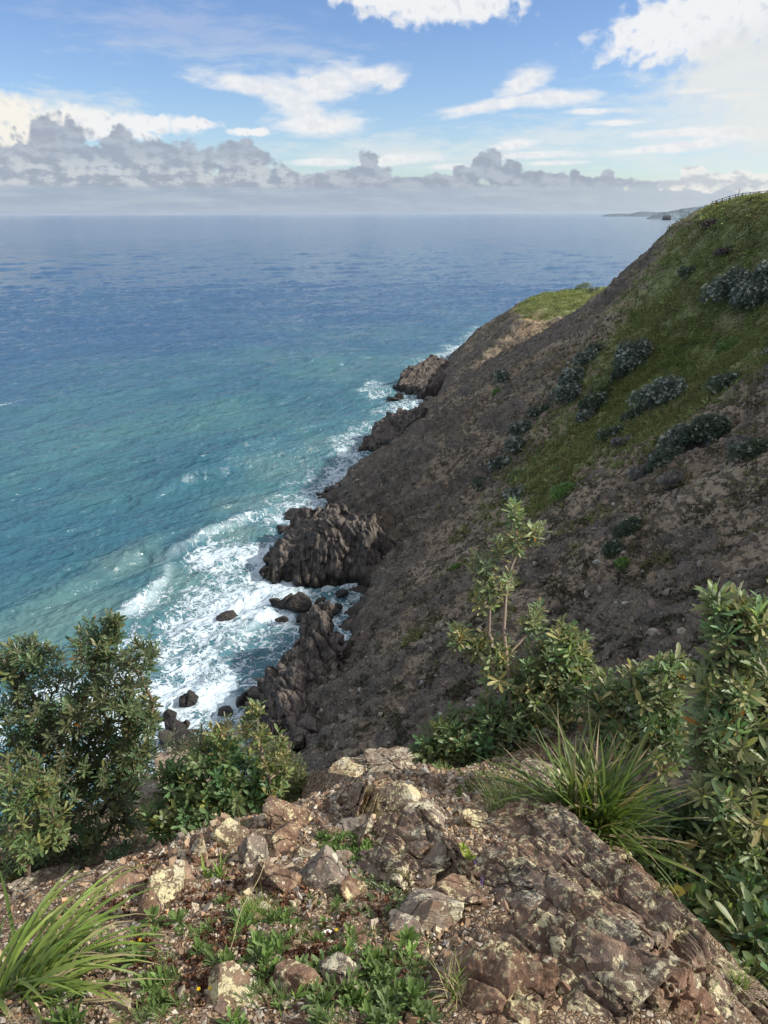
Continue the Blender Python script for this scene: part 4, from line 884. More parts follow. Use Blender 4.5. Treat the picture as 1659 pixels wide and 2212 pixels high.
def build_ground():
    st = 0.017; gx = np.concatenate([np.arange(-10, -5, 0.09), np.arange(-5, 3.5, st), np.arange(3.5, 10.5, 0.09)]); gy = np.concatenate([np.arange(-2.5, 0.05, 0.09), np.arange(0.05, 8.4, st), np.arange(8.4, 9.6, 0.09)]); X, Y = np.meshgrid(gx, gy); nr, nc = X.shape
    P = np.stack([X.ravel(), Y.ravel(), 0 * X.ravel()], 1); P[:, 2] = FGR(P)
    P[:, 2] += fbm(P / 0.6, 4, 5) * 0.05 + fbm(P / 0.16, 4, 6, 0.55) * 0.022 + fbm(P / 0.05, 3, 7) * 0.009
    w1, w2, cid = worley(np.c_[(P[:, 0] + P[:, 1] * 0.6) / 0.16, (P[:, 1] - P[:, 0] * 0.6) / 0.34, 0 * P[:, 2]] + fbm(P / 0.2, 2, 8)[:, None] * 0.35, 8)
    br = sstep(-0.15, 0.2, fbm(P / 0.5, 3, 9) + 0.1); P[:, 2] += br * ((np.minimum(w2 - w1, 0.16) - 0.16) * 0.16 + (cid / 255.0 - 0.5) * 0.045)
    v1, v2, cid = worley(P / np.array([0.045, 0.06, 0.05]), 10); P[:, 2] += (cid / 255.0 - 0.5) * 0.014
    o = link_mesh('ground', P, grid_faces(nr, nc), M['ground']); tag(o, kind='structure')
build_ground()

def place_rock(label, V, F, mat, c, cat='rock', group='rocks on the gravelly crest', Rm=None):
    o = link_mesh('rock', V, F, M[mat], smooth=True); o.location = c
    o.data.set_sharp_from_angle(angle=R(30))
    if Rm is not None: o.rotation_euler = Matrix(Rm.tolist()).to_euler()
    tag(o, label, cat, group); return o
def slab_rock(seed, size, sub=6, chips=14, layers=7, rough=0.012, jit=0.10):
    """a chipped block of layered schist of half-size (a, b, c), layers across c"""
    r = np.random.default_rng(seed); u, f = ico(sub); a = np.array(size)
    n = np.vstack([np.eye(3), -np.eye(3)]); n = unit(n + r.normal(0, jit, n.shape)); d = np.ones(6)
    ch = unit(r.normal(size=(chips, 3))); dc = np.abs(ch).sum(1) * r.uniform(0.68, 0.92, chips)
    n = np.vstack([n, ch]); d = np.append(d, dc)
    q = n @ u.T; rad = np.where(q > 0.02, d[:, None] / np.maximum(q, 0.02), 9).min(0)
    v = u * rad[:, None]; o = r.uniform(0, 60, 3)
    lay = v[:, 2] * layers * 0.5 + 0.35 * fbm(v * 1.3 + o, 3, seed % 40); li = np.floor(lay); fr = lay - li
    hsh = np.sin(li * 12.9898 + seed) * 43758.5453; hsh = hsh - np.floor(hsh)
    side = sstep(0.3, 0.7, np.maximum(np.abs(u[:, 0]), np.abs(u[:, 1])))
    v[:, :2] *= (1 + side * (hsh - 0.6) * 0.22 - side * 0.07 * sstep(0.8, 1.0, np.abs(fr * 2 - 1)))[:, None]
    v = v * a; w = v / 0.09 + o
    D = fbm(w, 5, seed % 70, 0.58) * rough * 1.6 + (fbm(w * np.array([0.5, 1.6, 1.6]) * 1.2, 4, seed % 61, 0.6, True) - 0.35) * rough
    w1, w2, _ = worley(v / np.array([0.20, 0.10, 0.06]) + o, seed % 30); D -= sstep(0.14, 0.0, w2 - w1) * rough * 1.6
    return v + unit(u * a[[1, 2, 0]] * 0 + u) * D[:, None], f
def orient(x_dir, n_hint):
    x = unit(np.asarray(x_dir, float)); n = np.asarray(n_hint, float); n = unit(n - x * (n @ x)); y = np.cross(n, x); return np.stack([x, y, n], -1)
def slab(label, p1, p2, wid, thick, mat, seed, n_hint=(-0.25, 0.1, 1), lift=0.0, chips=14, layers=7, sub=6, jit=0.10, cat='rock'):
    A, B = hit_fg(*p1), hit_fg(*p2); Rm = orient(B - A, n_hint); L = np.linalg.norm(B - A) / 2
    v, f = slab_rock(seed, (L, wid / 2, thick / 2), sub, chips, layers, 0.012, jit)
    c = (A + B) / 2 - Rm[:, 2] * (thick / 2 - lift)
    return place_rock(label, v, f, mat, c, cat, Rm=Rm)
def lump(label, px, py, w, h, mat, seed, flat=0.0, tilt=0.0, yaw=0.0, dep=0.9, sub=5, sink=0.42):
    A = hit_fg(px, py + h * 0.35); t = np.linalg.norm(A - [0, 0, CAMZ]); W = w * t / FPX / 1.55; H = h * t / FPX / 1.75
    v, f = facet_rock(seed, sub, 13, flat, 0.10); v = v * np.array([W, W * dep, H])
    Rm = np.array(Euler((R(tilt) * 0.6, R(tilt), R(yaw))).to_matrix())
    return place_rock(label, v @ Rm.T, f, mat, A + np.array([0, H * 0.3, H * (0.55 - sink)]))
# the big outcrop of tilted slabs on the right
NS = (-0.42, 0.30, 0.86)
slab('long lichen-crusted ridge slab running down to the lower right of the crest', (1180, 1800), (1500, 2150), 0.19, 0.36, 'slab_rock', 11, (-0.35, 0.30, 1), 0.125, 5, 5, 6, 0.07)
slab('narrow dark layer between the long ridge slab and the broad brown face', (1150, 1850), (1440, 2150), 0.12, 0.26, 'brown_rock', 27, (-0.35, 0.15, 1), 0.085, 5, 5, 5, 0.06)
slab('broad brown slab face left of the long lichened ridge slab', (1050, 1870), (1370, 2130), 0.36, 0.28, 'slab_rock', 12, (-0.30, 0.02, 1), 0.055, 5, 7, 6, 0.07)
slab('thin lichened outer layer on the shaded far side of the long ridge slab', (1260, 1800), (1530, 2110), 0.14, 0.26, 'slab_rock', 28, (0.15, 0.25, 1), 0.07, 5, 5, 5, 0.06)
slab('dark shaded lower slab under the right bush, down the drop', (1370, 1850), (1590, 2150), 0.42, 0.30, 'slab_rock', 13, (0.25, 0.0, 1), 0.06, 10, 8)
slab('blocky broken brown slab at the front, above the lower picture edge', (1090, 2020), (1330, 2190), 0.26, 0.22, 'slab_rock', 14, (-0.2, -0.25, 1), 0.06, 12, 6)
slab('small end block cracked off the foot of the long ridge slab', (1390, 2105), (1480, 2190), 0.16, 0.18, 'brown_rock', 15, (-0.2, -0.1, 1), 0.08, 10, 5, 5)
slab('brown rubbly slab just below the small grass tussock', (1080, 1770), (1230, 1850), 0.36, 0.20, 'brown_rock', 16, (-0.1, 0.1, 1), 0.05, 12, 7)
slab('broken slab at the bottom edge between the herbs and the brown slabs', (960, 2120), (1150, 2205), 0.26, 0.18, 'brown_rock', 17, (-0.15, -0.2, 1), 0.04, 12, 7)
slab('thin upright blade of rock slanting across the middle of the crest', (880, 1745), (1010, 1905), 0.045, 0.17, 'slab_rock', 18, (-0.15, 0.2, 1), 0.09, 5, 4, 5, 0.05)
slab('wide lichened slab on the left side of the thin rock blade', (830, 1800), (965, 1905), 0.22, 0.16, 'slab_rock', 19, (-0.35, 0.05, 1), 0.06, 10, 6)
slab('narrow brown rock tongue below the wide lichened slab', (780, 1850), (890, 1925), 0.10, 0.12, 'slab_rock', 20, (-0.3, 0.0, 1), 0.05, 8, 5, 5)
slab('tilted brown slab spotted with cream lichen at the top of the crest', (665, 1690), (790, 1770), 0.32, 0.16, 'brown_rock', 21, (-0.30, -0.42, 0.85), 0.09, 9, 8)
slab('large pale yellow-crusted boulder slab at the upper left of the crest', (500, 1760), (625, 1715), 0.30, 0.24, 'pale_rock', 22, (-0.05, -0.25, 1), 0.13, 9, 4)
slab('low pale slab leaning on the left of the yellow-crusted boulder', (380, 1790), (500, 1745), 0.20, 0.16, 'pale_rock', 23, (0.05, -0.35, 1), 0.06, 9, 5)
slab('grey crest slab at the far edge beside the sapling', (790, 1655), (930, 1645), 0.26, 0.16, 'grey_rock', 24, (0.0, -0.2, 1), 0.08, 10, 6)
slab('cracked pale ledge along the left edge of the crest', (190, 1868), (355, 1808), 0.20, 0.14, 'pale_rock', 25, (0.0, -0.15, 1), 0.04, 10, 5)
slab('low rough ledge at the far left of the crest beside the leaf tussock', (20, 1930), (170, 1880), 0.18, 0.12, 'grey_rock', 26, (0.0, -0.1, 1), 0.03, 10, 5)
LUMPS = [('pointed pale rock at the highest notch of the crest', 740, 1662, 62, 58, 'pale_rock', 31), ('yellow-lichened rock at the head of the thin blade', 862, 1752, 74, 56, 'pale_rock', 32), ('grey-white rock with yellow crust right of the thin blade', 925, 1762, 66, 62, 'grey_rock', 33),
         ('ragged brown rock below the crest slab, next to the gravel fan', 835, 1715, 60, 60, 'brown_rock', 34), ('rounded pale grey rock in the centre of the foreground', 700, 1895, 88, 76, 'grey_rock', 35), ('small brown rock pressed against the rounded pale grey rock', 752, 1925, 42, 40, 'brown_rock', 36),
         ('dark brown triangular rock left of the rounded pale grey rock', 612, 1908, 70, 74, 'brown_rock', 37), ('grey tilted rock with a white top left of centre', 548, 1842, 60, 52, 'grey_rock', 38), ('brown rock with pale edge just above the tilted grey one', 600, 1822, 56, 44, 'brown_rock', 39),
         ('greenish lichened rock beside the strap leaves at left', 352, 1912, 62, 66, 'pale_rock', 40), ('small brown rock behind the greenish lichened rock', 390, 1890, 42, 34, 'brown_rock', 41), ('narrow upright brown stone below the greenish lichened rock', 318, 1962, 40, 70, 'brown_rock', 42),
         ('pale rock with lichen at the bottom edge of the picture', 500, 2152, 66, 56, 'pale_rock', 43), ('jagged white quartz rock low in the middle foreground', 728, 2112, 66, 70, 'grey_rock', 44), ('brown upright rock left of the jagged quartz rock', 640, 2125, 54, 70, 'brown_rock', 45),
         ('small white stone right of the jagged quartz rock', 796, 2062, 26, 24, 'grey_rock', 46), ('jagged grey rock standing at the left end of the brown slabs', 915, 1965, 84, 96, 'grey_rock', 47), ('spiky brown rock directly behind the jagged grey one', 975, 1925, 76, 60, 'brown_rock', 48),
         ('low grey rock at the foot of the jagged grey rock', 875, 2000, 60, 44, 'grey_rock', 49), ('flat pale slab fragment right of the herbs', 760, 2030, 60, 26, 'brown_rock', 50), ('dark upright splinter in the left of the gravel', 428, 1840, 36, 52, 'brown_rock', 51),
         ('pale block under the yellow-crusted boulder', 500, 1805, 60, 36, 'pale_rock', 52), ('brown crumbling rock between the two big upper rocks', 620, 1765, 70, 56, 'brown_rock', 53), ('pale block in the middle of the rubble below the tilted slab', 775, 1790, 62, 44, 'grey_rock', 54),
         ('small pointed grey rock beside the green herb patch', 740, 1852, 34, 38, 'grey_rock', 55), ('brown stone on top of the broad slab, near the purple flowers', 1105, 1890, 44, 40, 'brown_rock', 56), ('grey knob on the upper end of the long ridge slab', 1180, 1860, 60, 44, 'slab_rock', 57), ('pale rock in a row beneath the small tussock', 1020, 1770, 44, 40, 'pale_rock', 58), ('brown rock at the end of the row beneath the small tussock', 1090, 1765, 50, 38, 'brown_rock', 59),
         ('grey rock hidden among roots behind the big tussock', 1165, 1668, 70, 36, 'grey_rock', 60), ('weathered pale rock behind the leaves of the big tussock', 1250, 1600, 90, 60, 'grey_rock', 61), ('large grey rock on the lower ledge between the left shrubs', 395, 1665, 90, 46, 'grey_rock', 62), ('smaller grey rock below the one on the lower ledge', 330, 1700, 90, 50, 'grey_rock', 63),
         ('brownish stone half buried beside the greenish rock', 250, 1905, 60, 40, 'brown_rock', 64), ('pale shard lying left of the rounded pale grey rock', 655, 1842, 36, 24, 'pale_rock', 65), ('rust-brown flake near the gravel fan', 770, 1668, 36, 16, 'brown_rock', 66)]
for i, L in enumerate(LUMPS):
    lump(*L, flat=(0.75 if i % 3 == 0 else 0), tilt=[-14, 10, 18, -8, 5][i % 5], yaw=[20, -35, 70, -10, 40, 110][i % 6], sub=5 if L[3] > 50 else 4)

# gravel: thousands of angular chips
def cube_chip(seed):
    r = np.random.default_rng(seed); V = np.array([(x, y, z) for z in (-1, 1) for y in (-1, 1) for x in (-1, 1)], float) * r.uniform(0.55, 1.0, (8, 3)) * np.array([1, 0.8, 0.5]); V[4:, :2] *= r.uniform(0.4, 0.9)
    return V, np.array([[0, 2, 3, 1], [4, 5, 7, 6], [0, 1, 5, 4], [2, 6, 7, 3], [0, 4, 6, 2], [1, 3, 7, 5]])
def fg_points(n, box_, seed):
    """ground points drawn evenly over a region of the crest, as seen from where one stands"""
    r = np.random.default_rng(seed); px = r.uniform(box_[0], box_[2], n); py = r.uniform(box_[1], box_[3], n); D = np.stack([ray(a, b) for a, b in zip(px, py)])
    t = np.full(n, 1.2); done = np.zeros(n, bool)
    for k in range(330):
        P = np.array([0, 0, CAMZ]) + D * t[:, None]; done |= P[:, 2] < FGR(P); 
        if done.all(): break
        t = np.where(done, t, t + 0.02)
    P = np.array([0, 0, CAMZ]) + D * t[:, None]; ok = done & (t < 7.5); return P[ok], px[ok], py[ok], t[ok]
PAL = np.array([[0.48, 0.39, 0.27], [0.38, 0.27, 0.175], [0.28, 0.185, 0.125], [0.56, 0.48, 0.36], [0.40, 0.36, 0.31], [0.20, 0.14, 0.105], [0.46, 0.28, 0.15], [0.60, 0.57, 0.50], [0.31, 0.26, 0.21]])
def build_gravel():
    Ps, ts = [], []
    for n, b, sd_ in [(15000, (0, 1640, 1250, 2212), 1), (10000, (560, 1660, 1150, 1900), 2), (6000, (250, 1760, 700, 1980), 3), (3500, (860, 1640, 1200, 1780), 4)]:
        P, px, py, t = fg_points(n, b, sd_); Ps.append(P); ts.append(t)
    P = np.vstack(Ps); t = np.concatenate(ts); n = len(P); Vs, Fs, cs, k = [], [], [], 0
    size = np.clip(rng.lognormal(-5.15, 0.55, n) * (0.55 + 0.17 * t), 0.0025, 0.030)
    for c in range(5):
        i = np.arange(n) % 5 == c; v, f = cube_chip(c); m = i.sum()
        P2 = P[i].copy(); P2[:, 2] += size[i] * 0.25 + fbm(P2 / 0.6, 4, 5) * 0.05 + fbm(P2 / 0.16, 4, 6, 0.55) * 0.022
        V, F = stamp(v, [f], P2, rand_rot(m) * size[i][:, None, None]); Vs.append(V); Fs.append(F[0] + k); k += len(V)
        col = PAL[rng.choice(9, m, p=[.17, .18, .19, .08, .12, .13, .03, .02, .08])] * np.exp(0.2 * rng.normal(size=(m, 1))); cs.append(np.repeat(col * 0.82, 8, 0))
    o = link_mesh('gravel', np.vstack(Vs), np.vstack(Fs), M['stone'], smooth=False, cols=np.clip(np.vstack(cs), 0, 0.8)); tag(o, kind='stuff')
build_gravel()

# ------------------------------------------------------------------ leafy plants
LEAF_S = np.array([0.0, 0.18, 0.42, 0.68, 0.88, 1.0]); LEAF_W = np.array([0.10, 0.34, 0.74, 1.0, 0.78, 0.10])
def leaf_template(width=0.24, curl=0.12, fold=0.25):
    V, F = [], []
    for s, w in zip(LEAF_S, LEAF_W):
        hw = w * width / 2; z = -curl * s * s
        V += [(-hw, s, z + fold * hw), (0, s, z), (hw, s, z + fold * hw)]
    for k in range(5):
        b = 3 * k; F += [[b, b + 1, b + 4, b + 3], [b + 1, b + 2, b + 5, b + 4]]
    return np.array(V), np.array(F)
def shoots(P, D, nleaf, L, width, r, green, tips=0.0, tipcol=(0.30, 0.26, 0.09), spread=(26, 80), stem=0.09):
    """leafy branch ends: leaves set in a spiral along the last few centimetres of each twig"""
    n = len(P); N = n * nleaf; k = np.tile(np.arange(nleaf), n); sh = np.repeat(np.arange(n), nleaf)
    f = k / (nleaf - 1.0); az = k * 2.39996 + np.repeat(r.uniform(0, 6.28, n), nleaf) + r.normal(0, 0.2, N)
    ang = np.radians(spread[1] + (spread[0] - spread[1]) * f) + r.normal(0, 0.12, N)
    d0 = unit(D)[sh]; a = unit(np.cross(d0, np.where(np.abs(d0[:, 2:]) > 0.9, [1.0, 0, 0], [0, 0, 1.0]))); b = np.cross(d0, a)
    side = a * np.cos(az)[:, None] + b * np.sin(az)[:, None]
    d = d0 * np.cos(ang)[:, None] + side * np.sin(ang)[:, None]; d[:, 2] -= 0.12 * r.random(N)
    pos = P[sh] - d0 * ((1 - f) * stem)[:, None]
    ln = L * (0.62 + 0.5 * np.sin(np.pi * np.clip(1 - f * 0.85, 0, 1)) * 0.9) * r.uniform(0.6, 1.2, N) * r.uniform(0.7, 1.15, n)[sh]; ln = np.where(f > 0.85, ln * 0.6, ln)
    Mx = frames(d, np.cross(np.cross(d, d0), d) * 1.0 + d0 * 0.4 + r.normal(0, 0.12, (N, 3))) * ln[:, None, None]
    tv, tf = leaf_template(width); V, F = stamp(tv, [tf], pos, Mx)
    c = np.array(green)[None] * np.exp(0.20 * r.normal(size=(n, 1)))[sh] * np.exp(0.14 * r.normal(size=(N, 1)))
    c[:, 0] *= np.exp(0.18 * r.normal(size=n))[sh]
    if tips:
        y = (r.random(n) < tips)[sh] & (f > 0.45); c[y] = np.array(tipcol) * r.uniform(0.7, 1.2, (y.sum(), 1))
    dead = r.random(N) < 0.003; c[dead] = [0.34, 0.15, 0.04]
    return V, F[0], np.repeat(c, len(tv), 0)
def tube(a, b, ra, rb, n=5):
    d = unit(b - a); u = np.cross(d, [0.3, 0.2, 0.93]); u = unit(u); w = np.cross(d, u); th = np.arange(n) * 2 * math.pi / n
    o = np.cos(th)[:, None] * u + np.sin(th)[:, None] * w
    V = np.vstack([a + o * ra, b + o * rb]); i = np.arange(n); j = (i + 1) % n
    return V, np.stack([i, j, j + n, i + n], -1)
def branches(root_pts, ends, r, r_tip=0.0022, r_max=0.03, seg=0.14, pen=0.5):
    """a branching skeleton from trunk points to all shoot positions, thicker where more shoots hang on it"""
    nodes = [np.array(p, float) for p in root_pts]; par = [-1] + list(range(len(root_pts) - 1)); base = nodes[0]
    order = np.argsort(np.linalg.norm(np.asarray(ends) - base, axis=1)); ni = np.array(nodes); leafn = []
    for e in order:
        p = ends[e]; dist = np.linalg.norm(ni - p, axis=1); cost = dist + pen * np.maximum(0, ni[:, 2] - p[2] + 0.04) + 0.12 * np.linalg.norm(ni - base, axis=1)
        cost = np.where(dist < 1e-6, 9, cost); k = int(np.argmin(cost)); q = nodes[k]; n = max(1, int(np.linalg.norm(p - q) / seg)); last = k
        for i in range(1, n + 1):
            f = i / n; z = q + (p - q) * f
            if i < n: z = z + r.normal(0, 0.010, 3) + np.array([0, 0, -0.10 * np.linalg.norm(p - q) * f * (1 - f) * 2])
            nodes.append(z); par.append(last); last = len(nodes) - 1
        leafn.append(last); ni = np.array(nodes)
    cnt = np.zeros(len(nodes))
    for l in leafn: cnt[l] += 1
    for i in range(len(nodes) - 1, 0, -1): cnt[par[i]] += cnt[i] if par[i] >= 0 else 0
    rad = np.minimum(r_tip * np.maximum(cnt, 1) ** 0.45, r_max); Vs, Fs, k = [], [], 0
    for i in range(1, len(nodes)):
        V, F = tube(nodes[par[i]], nodes[i], min(rad[par[i]], rad[i] * 1.35), rad[i]); Vs.append(V); Fs.append(F + k); k += len(V)
    return np.vstack(Vs), np.vstack(Fs)
def px_lobes(lobes, r):
    """shoot positions inside lobes given where they are seen, each at its own distance and depth"""
    P, D = [], []
    for (px, py, t, rx, ry, dep, n) in lobes:
        n = int(n * 1.35)
        c = at_t(px, py, t); s = t / FPX; u = unit(r.normal(size=(n, 3))); rad = r.uniform(0.15, 1, n) ** 0.5
        q = u * rad[:, None]
        hor = unit(np.array([c[0], c[1], 0])); right = np.array([hor[1], -hor[0], 0])
        P.append(c + q[:, :1] * right * rx * s + q[:, 1:2] * np.array([0, 0, 1.0]) * ry * s + q[:, 2:] * hor * dep)
        D.append(0.55 * u[:, :1] * right + (0.35 * u[:, 1:2] + 0.85) * np.array([0, 0, 1.0]) + 0.55 * u[:, 2:] * hor + 0.25 * r.normal(size=(n, 3)))
    return np.vstack(P), unit(np.vstack(D))
def bush(name, label, cat, trunk, lobes, L, width, nleaf, green, seed, tips=0.0, tipcol=(0.30, 0.26, 0.09), r_max=0.03, group=None, bark='bark', spread=(26, 80), seg=0.14, back='leaf', stem=0.09):
    r = np.random.default_rng(seed); P, D = px_lobes(lobes, r); tr = [at_t(*p) for p in trunk]
    root = empty(name, tr[0]); tag(root, label, cat, group)
    V, F = branches(tr, P, r, r_max=r_max, seg=seg); child(link_mesh('trunk', V, F, M[bark]), root)
    V, F, c = shoots(P, D, nleaf, L, width, r, green, tips, tipcol, spread, stem); child(link_mesh('foliage', V, F, M[back], cols=c), root)
    return root
GB = 'coastal shrubs round the crest'
bush('banksia_shrub', 'big dense dark green banksia shrub at the left, its lit crown against the surf', 'shrub', [(95, 1850, 6.3), (135, 1760, 6.2), (150, 1640, 6.0), (170, 1540, 5.9)],
     [(240, 1350, 5.7, 20, 42, 0.12, 16), (205, 1385, 5.7, 48, 42, 0.25, 46), (62, 1412, 5.8, 58, 32, 0.25, 46), (12, 1432, 5.8, 36, 40, 0.25, 30), (312, 1412, 5.6, 36, 44, 0.12, 20), (130, 1490, 5.9, 110, 70, 0.55, 130), (255, 1480, 5.8, 66, 70, 0.4, 84), (305, 1535, 5.8, 44, 44, 0.25, 38), (40, 1560, 5.9, 90, 90, 0.5, 90),
      (150, 1610, 6.0, 150, 90, 0.6, 170), (70, 1720, 6.0, 110, 110, 0.6, 110), (235, 1640, 6.0, 100, 80, 0.5, 96), (220, 1760, 6.0, 110, 70, 0.5, 80), (290, 1600, 5.9, 50, 70, 0.3, 40), (20, 1820, 6.0, 60, 90, 0.4, 46), (130, 1830, 6.1, 100, 50, 0.4, 40)],
     0.085, 0.23, 14, (0.100, 0.138, 0.066), 41, 0.10, (0.16, 0.17, 0.06), 0.045, GB)
bush('banksia_shrub', 'mid green bush at the lower left with narrow upright leafy stems, before the big shrub', 'shrub', [(60, 1890, 4.6), (62, 1800, 4.5)],
     [(75, 1690, 4.5, 36, 60, 0.15, 26), (20, 1700, 4.5, 40, 70, 0.2, 24), (60, 1790, 4.5, 60, 60, 0.25, 36), (110, 1760, 4.6, 40, 70, 0.2, 24)], 0.070, 0.22, 14, (0.120, 0.165, 0.064), 42, 0.2, (0.18, 0.19, 0.06), 0.02, GB)
bush('banksia_shrub', 'low broad-leaved green shrub behind the yellow-crusted boulder', 'shrub', [(500, 1790, 5.6), (500, 1720, 5.5)],
     [(440, 1700, 5.4, 80, 46, 0.35, 62), (520, 1680, 5.4, 70, 50, 0.35, 60), (470, 1630, 5.4, 56, 28, 0.25, 30), (380, 1690, 5.4, 50, 36, 0.25, 24), (400, 1740, 5.3, 60, 36, 0.3, 40), (580, 1690, 5.4, 44, 40, 0.3, 34), (350, 1760, 5.4, 40, 36, 0.2, 24)], 0.095, 0.30, 12, (0.105, 0.165, 0.066), 43, 0.12, (0.24, 0.24, 0.07), 0.022, GB)
bush('banksia_sapling', 'slender young shrub with yellowish new tips, standing left of the pointed crest rock', 'shrub', [(590, 1740, 5.3), (572, 1640, 5.3), (555, 1560, 5.3)],
     [(552, 1540, 5.3, 13, 30, 0.05, 11), (566, 1585, 5.3, 20, 26, 0.08, 8), (606, 1600, 5.3, 11, 26, 0.05, 7), (612, 1650, 5.3, 14, 36, 0.07, 9), (580, 1650, 5.3, 18, 36, 0.1, 9), (530, 1575, 5.3, 16, 18, 0.06, 8), (470, 1580, 5.3, 30, 14, 0.1, 8)], 0.075, 0.26, 11, (0.135, 0.175, 0.062), 44, 0.5, (0.38, 0.34, 0.15), 0.012, GB, 'twig')
bush('fine_leaved_shrub', 'fine-leaved dull green shrub rounded against the dark cliff, left of the crest', 'shrub', [(620, 1760, 6.2), (615, 1700, 6.2)],
     [(620, 1660, 6.2, 44, 50, 0.3, 90), (590, 1620, 6.2, 40, 30, 0.25, 50), (640, 1690, 6.1, 26, 36, 0.2, 40)], 0.055, 0.18, 12, (0.115, 0.140, 0.055), 45, 0.2, (0.2, 0.2, 0.08), 0.012, GB)
bush('fine_leaved_shrub', 'dark twiggy shrub spread over the drop between the surf boulders and the crest', 'shrub', [(470, 1700, 7.6), (470, 1630, 7.5)],
     [(430, 1600, 7.4, 50, 26, 0.3, 44), (500, 1590, 7.4, 40, 30, 0.3, 40), (370, 1620, 7.4, 40, 30, 0.3, 30), (560, 1600, 7.4, 30, 20, 0.3, 20), (480, 1560, 7.4, 16, 16, 0.15, 10), (340, 1650, 7.4, 40, 20, 0.3, 24)], 0.07, 0.2, 11, (0.090, 0.110, 0.055), 46, 0.1, (0.16, 0.14, 0.08), 0.014, GB)
bush('banksia_sapling', 'tall slender banksia sapling with bare stem and leafy tip before the dark slope', 'shrub', [(1112, 1640, 5.2), (1100, 1480, 5.15), (1088, 1362, 5.15), (1092, 1290, 5.15), (1104, 1225, 5.15), (1122, 1182, 5.15)],
     [(1113, 1108, 5.1, 16, 30, 0.08, 12), (1150, 1148, 5.1, 28, 32, 0.12, 13), (1122, 1160, 5.1, 26, 30, 0.12, 12), (1078, 1180, 5.1, 14, 24, 0.08, 8), (1042, 1218, 5.15, 30, 30, 0.12, 13), (1062, 1262, 5.15, 34, 32, 0.12, 14), (1046, 1290, 5.15, 24, 26, 0.1, 10), (1098, 1262, 5.15, 18, 40, 0.1, 6), (990, 1372, 5.2, 24, 20, 0.1, 12), (1030, 1390, 5.2, 24, 20, 0.1, 10), (1145, 1335, 5.2, 34, 28, 0.12, 12), (1166, 1310, 5.2, 16, 12, 0.08, 5), (1066, 1400, 5.2, 40, 36, 0.15, 24), (1075, 1450, 5.2, 40, 40, 0.2, 22)],
     0.085, 0.25, 12, (0.20, 0.24, 0.125), 47, 0.12, (0.30, 0.27, 0.10), 0.016, GB, 'twig')
bush('banksia_shrub', 'leafy rounded banksia shrub at the right foot of the tall sapling', 'shrub', [(1170, 1640, 5.3), (1170, 1540, 5.25)],
     [(1215, 1375, 5.2, 30, 40, 0.15, 26), (1240, 1400, 5.2, 40, 40, 0.2, 36), (1185, 1420, 5.2, 60, 50, 0.3, 56), (1255, 1450, 5.2, 34, 40, 0.2, 30), (1150, 1480, 5.2, 60, 50, 0.3, 60), (1210, 1500, 5.2, 70, 46, 0.35, 70), (1130, 1540, 5.2, 60, 50, 0.35, 50), (1240, 1550, 5.2, 60, 46, 0.3, 44)], 0.085, 0.28, 12, (0.150, 0.195, 0.088), 48, 0.12, (0.36, 0.32, 0.15), 0.022, GB)
bush('banksia_shrub', 'low dark banksia shrub at the left foot of the tall sapling, over the crest', 'shrub', [(1050, 1670, 5.3), (1040, 1620, 5.2)],
     [(1060, 1560, 5.2, 50, 44, 0.3, 50), (985, 1585, 5.2, 50, 46, 0.3, 50), (930, 1610, 5.2, 40, 30, 0.2, 28), (1040, 1620, 5.1, 70, 34, 0.3, 50), (960, 1635, 5.1, 50, 22, 0.25, 26), (1110, 1620, 5.1, 50, 40, 0.3, 34), (955, 1560, 5.2, 18, 16, 0.1, 6)], 0.088, 0.29, 12, (0.110, 0.155, 0.066), 49, 0.06, (0.26, 0.26, 0.08), 0.018, GB)
bush('banksia_shrub', 'mid-distance banksia shrub behind the big strap-leaved tussock', 'shrub', [(1330, 1640, 4.9), (1330, 1580, 4.8)],
     [(1300, 1505, 4.8, 50, 36, 0.3, 40), (1370, 1485, 4.7, 46, 34, 0.3, 36), (1448, 1450, 4.5, 44, 28, 0.2, 28), (1340, 1555, 4.7, 70, 44, 0.35, 60), (1420, 1520, 4.6, 60, 50, 0.35, 56), (1430, 1590, 4.5, 70, 50, 0.3, 56)], 0.092, 0.28, 12, (0.140, 0.185, 0.088), 50, 0.03, (0.36, 0.32, 0.15), 0.022, GB)
bush('banksia_shrub', 'very large near banksia bush filling the right edge, tall sunlit shoots on top', 'shrub', [(1600, 1980, 3.6), (1595, 1800, 3.55), (1590, 1640, 3.5), (1585, 1500, 3.5)],
     [(1548, 1300, 3.45, 20, 26, 0.08, 7), (1600, 1318, 3.45, 30, 32, 0.1, 12), (1572, 1370, 3.45, 36, 50, 0.12, 20), (1640, 1350, 3.4, 26, 44, 0.1, 10), (1690, 1330, 3.4, 40, 60, 0.15, 16), (1610, 1440, 3.45, 80, 70, 0.25, 44), (1550, 1480, 3.5, 56, 40, 0.2, 24), (1620, 1540, 3.45, 120, 80, 0.35, 70), (1540, 1560, 3.6, 50, 50, 0.25, 26),
      (1620, 1650, 3.4, 120, 90, 0.4, 76), (1640, 1780, 3.35, 120, 110, 0.4, 80), (1570, 1730, 3.5, 80, 70, 0.3, 44), (1720, 1560, 3.4, 90, 120, 0.3, 50), (1560, 1860, 3.4, 100, 70, 0.3, 48), (1660, 1930, 3.3, 90, 90, 0.35, 44)],
     0.098, 0.21, 14, (0.190, 0.235, 0.112), 51, 0.02, (0.34, 0.32, 0.16), 0.03, GB)
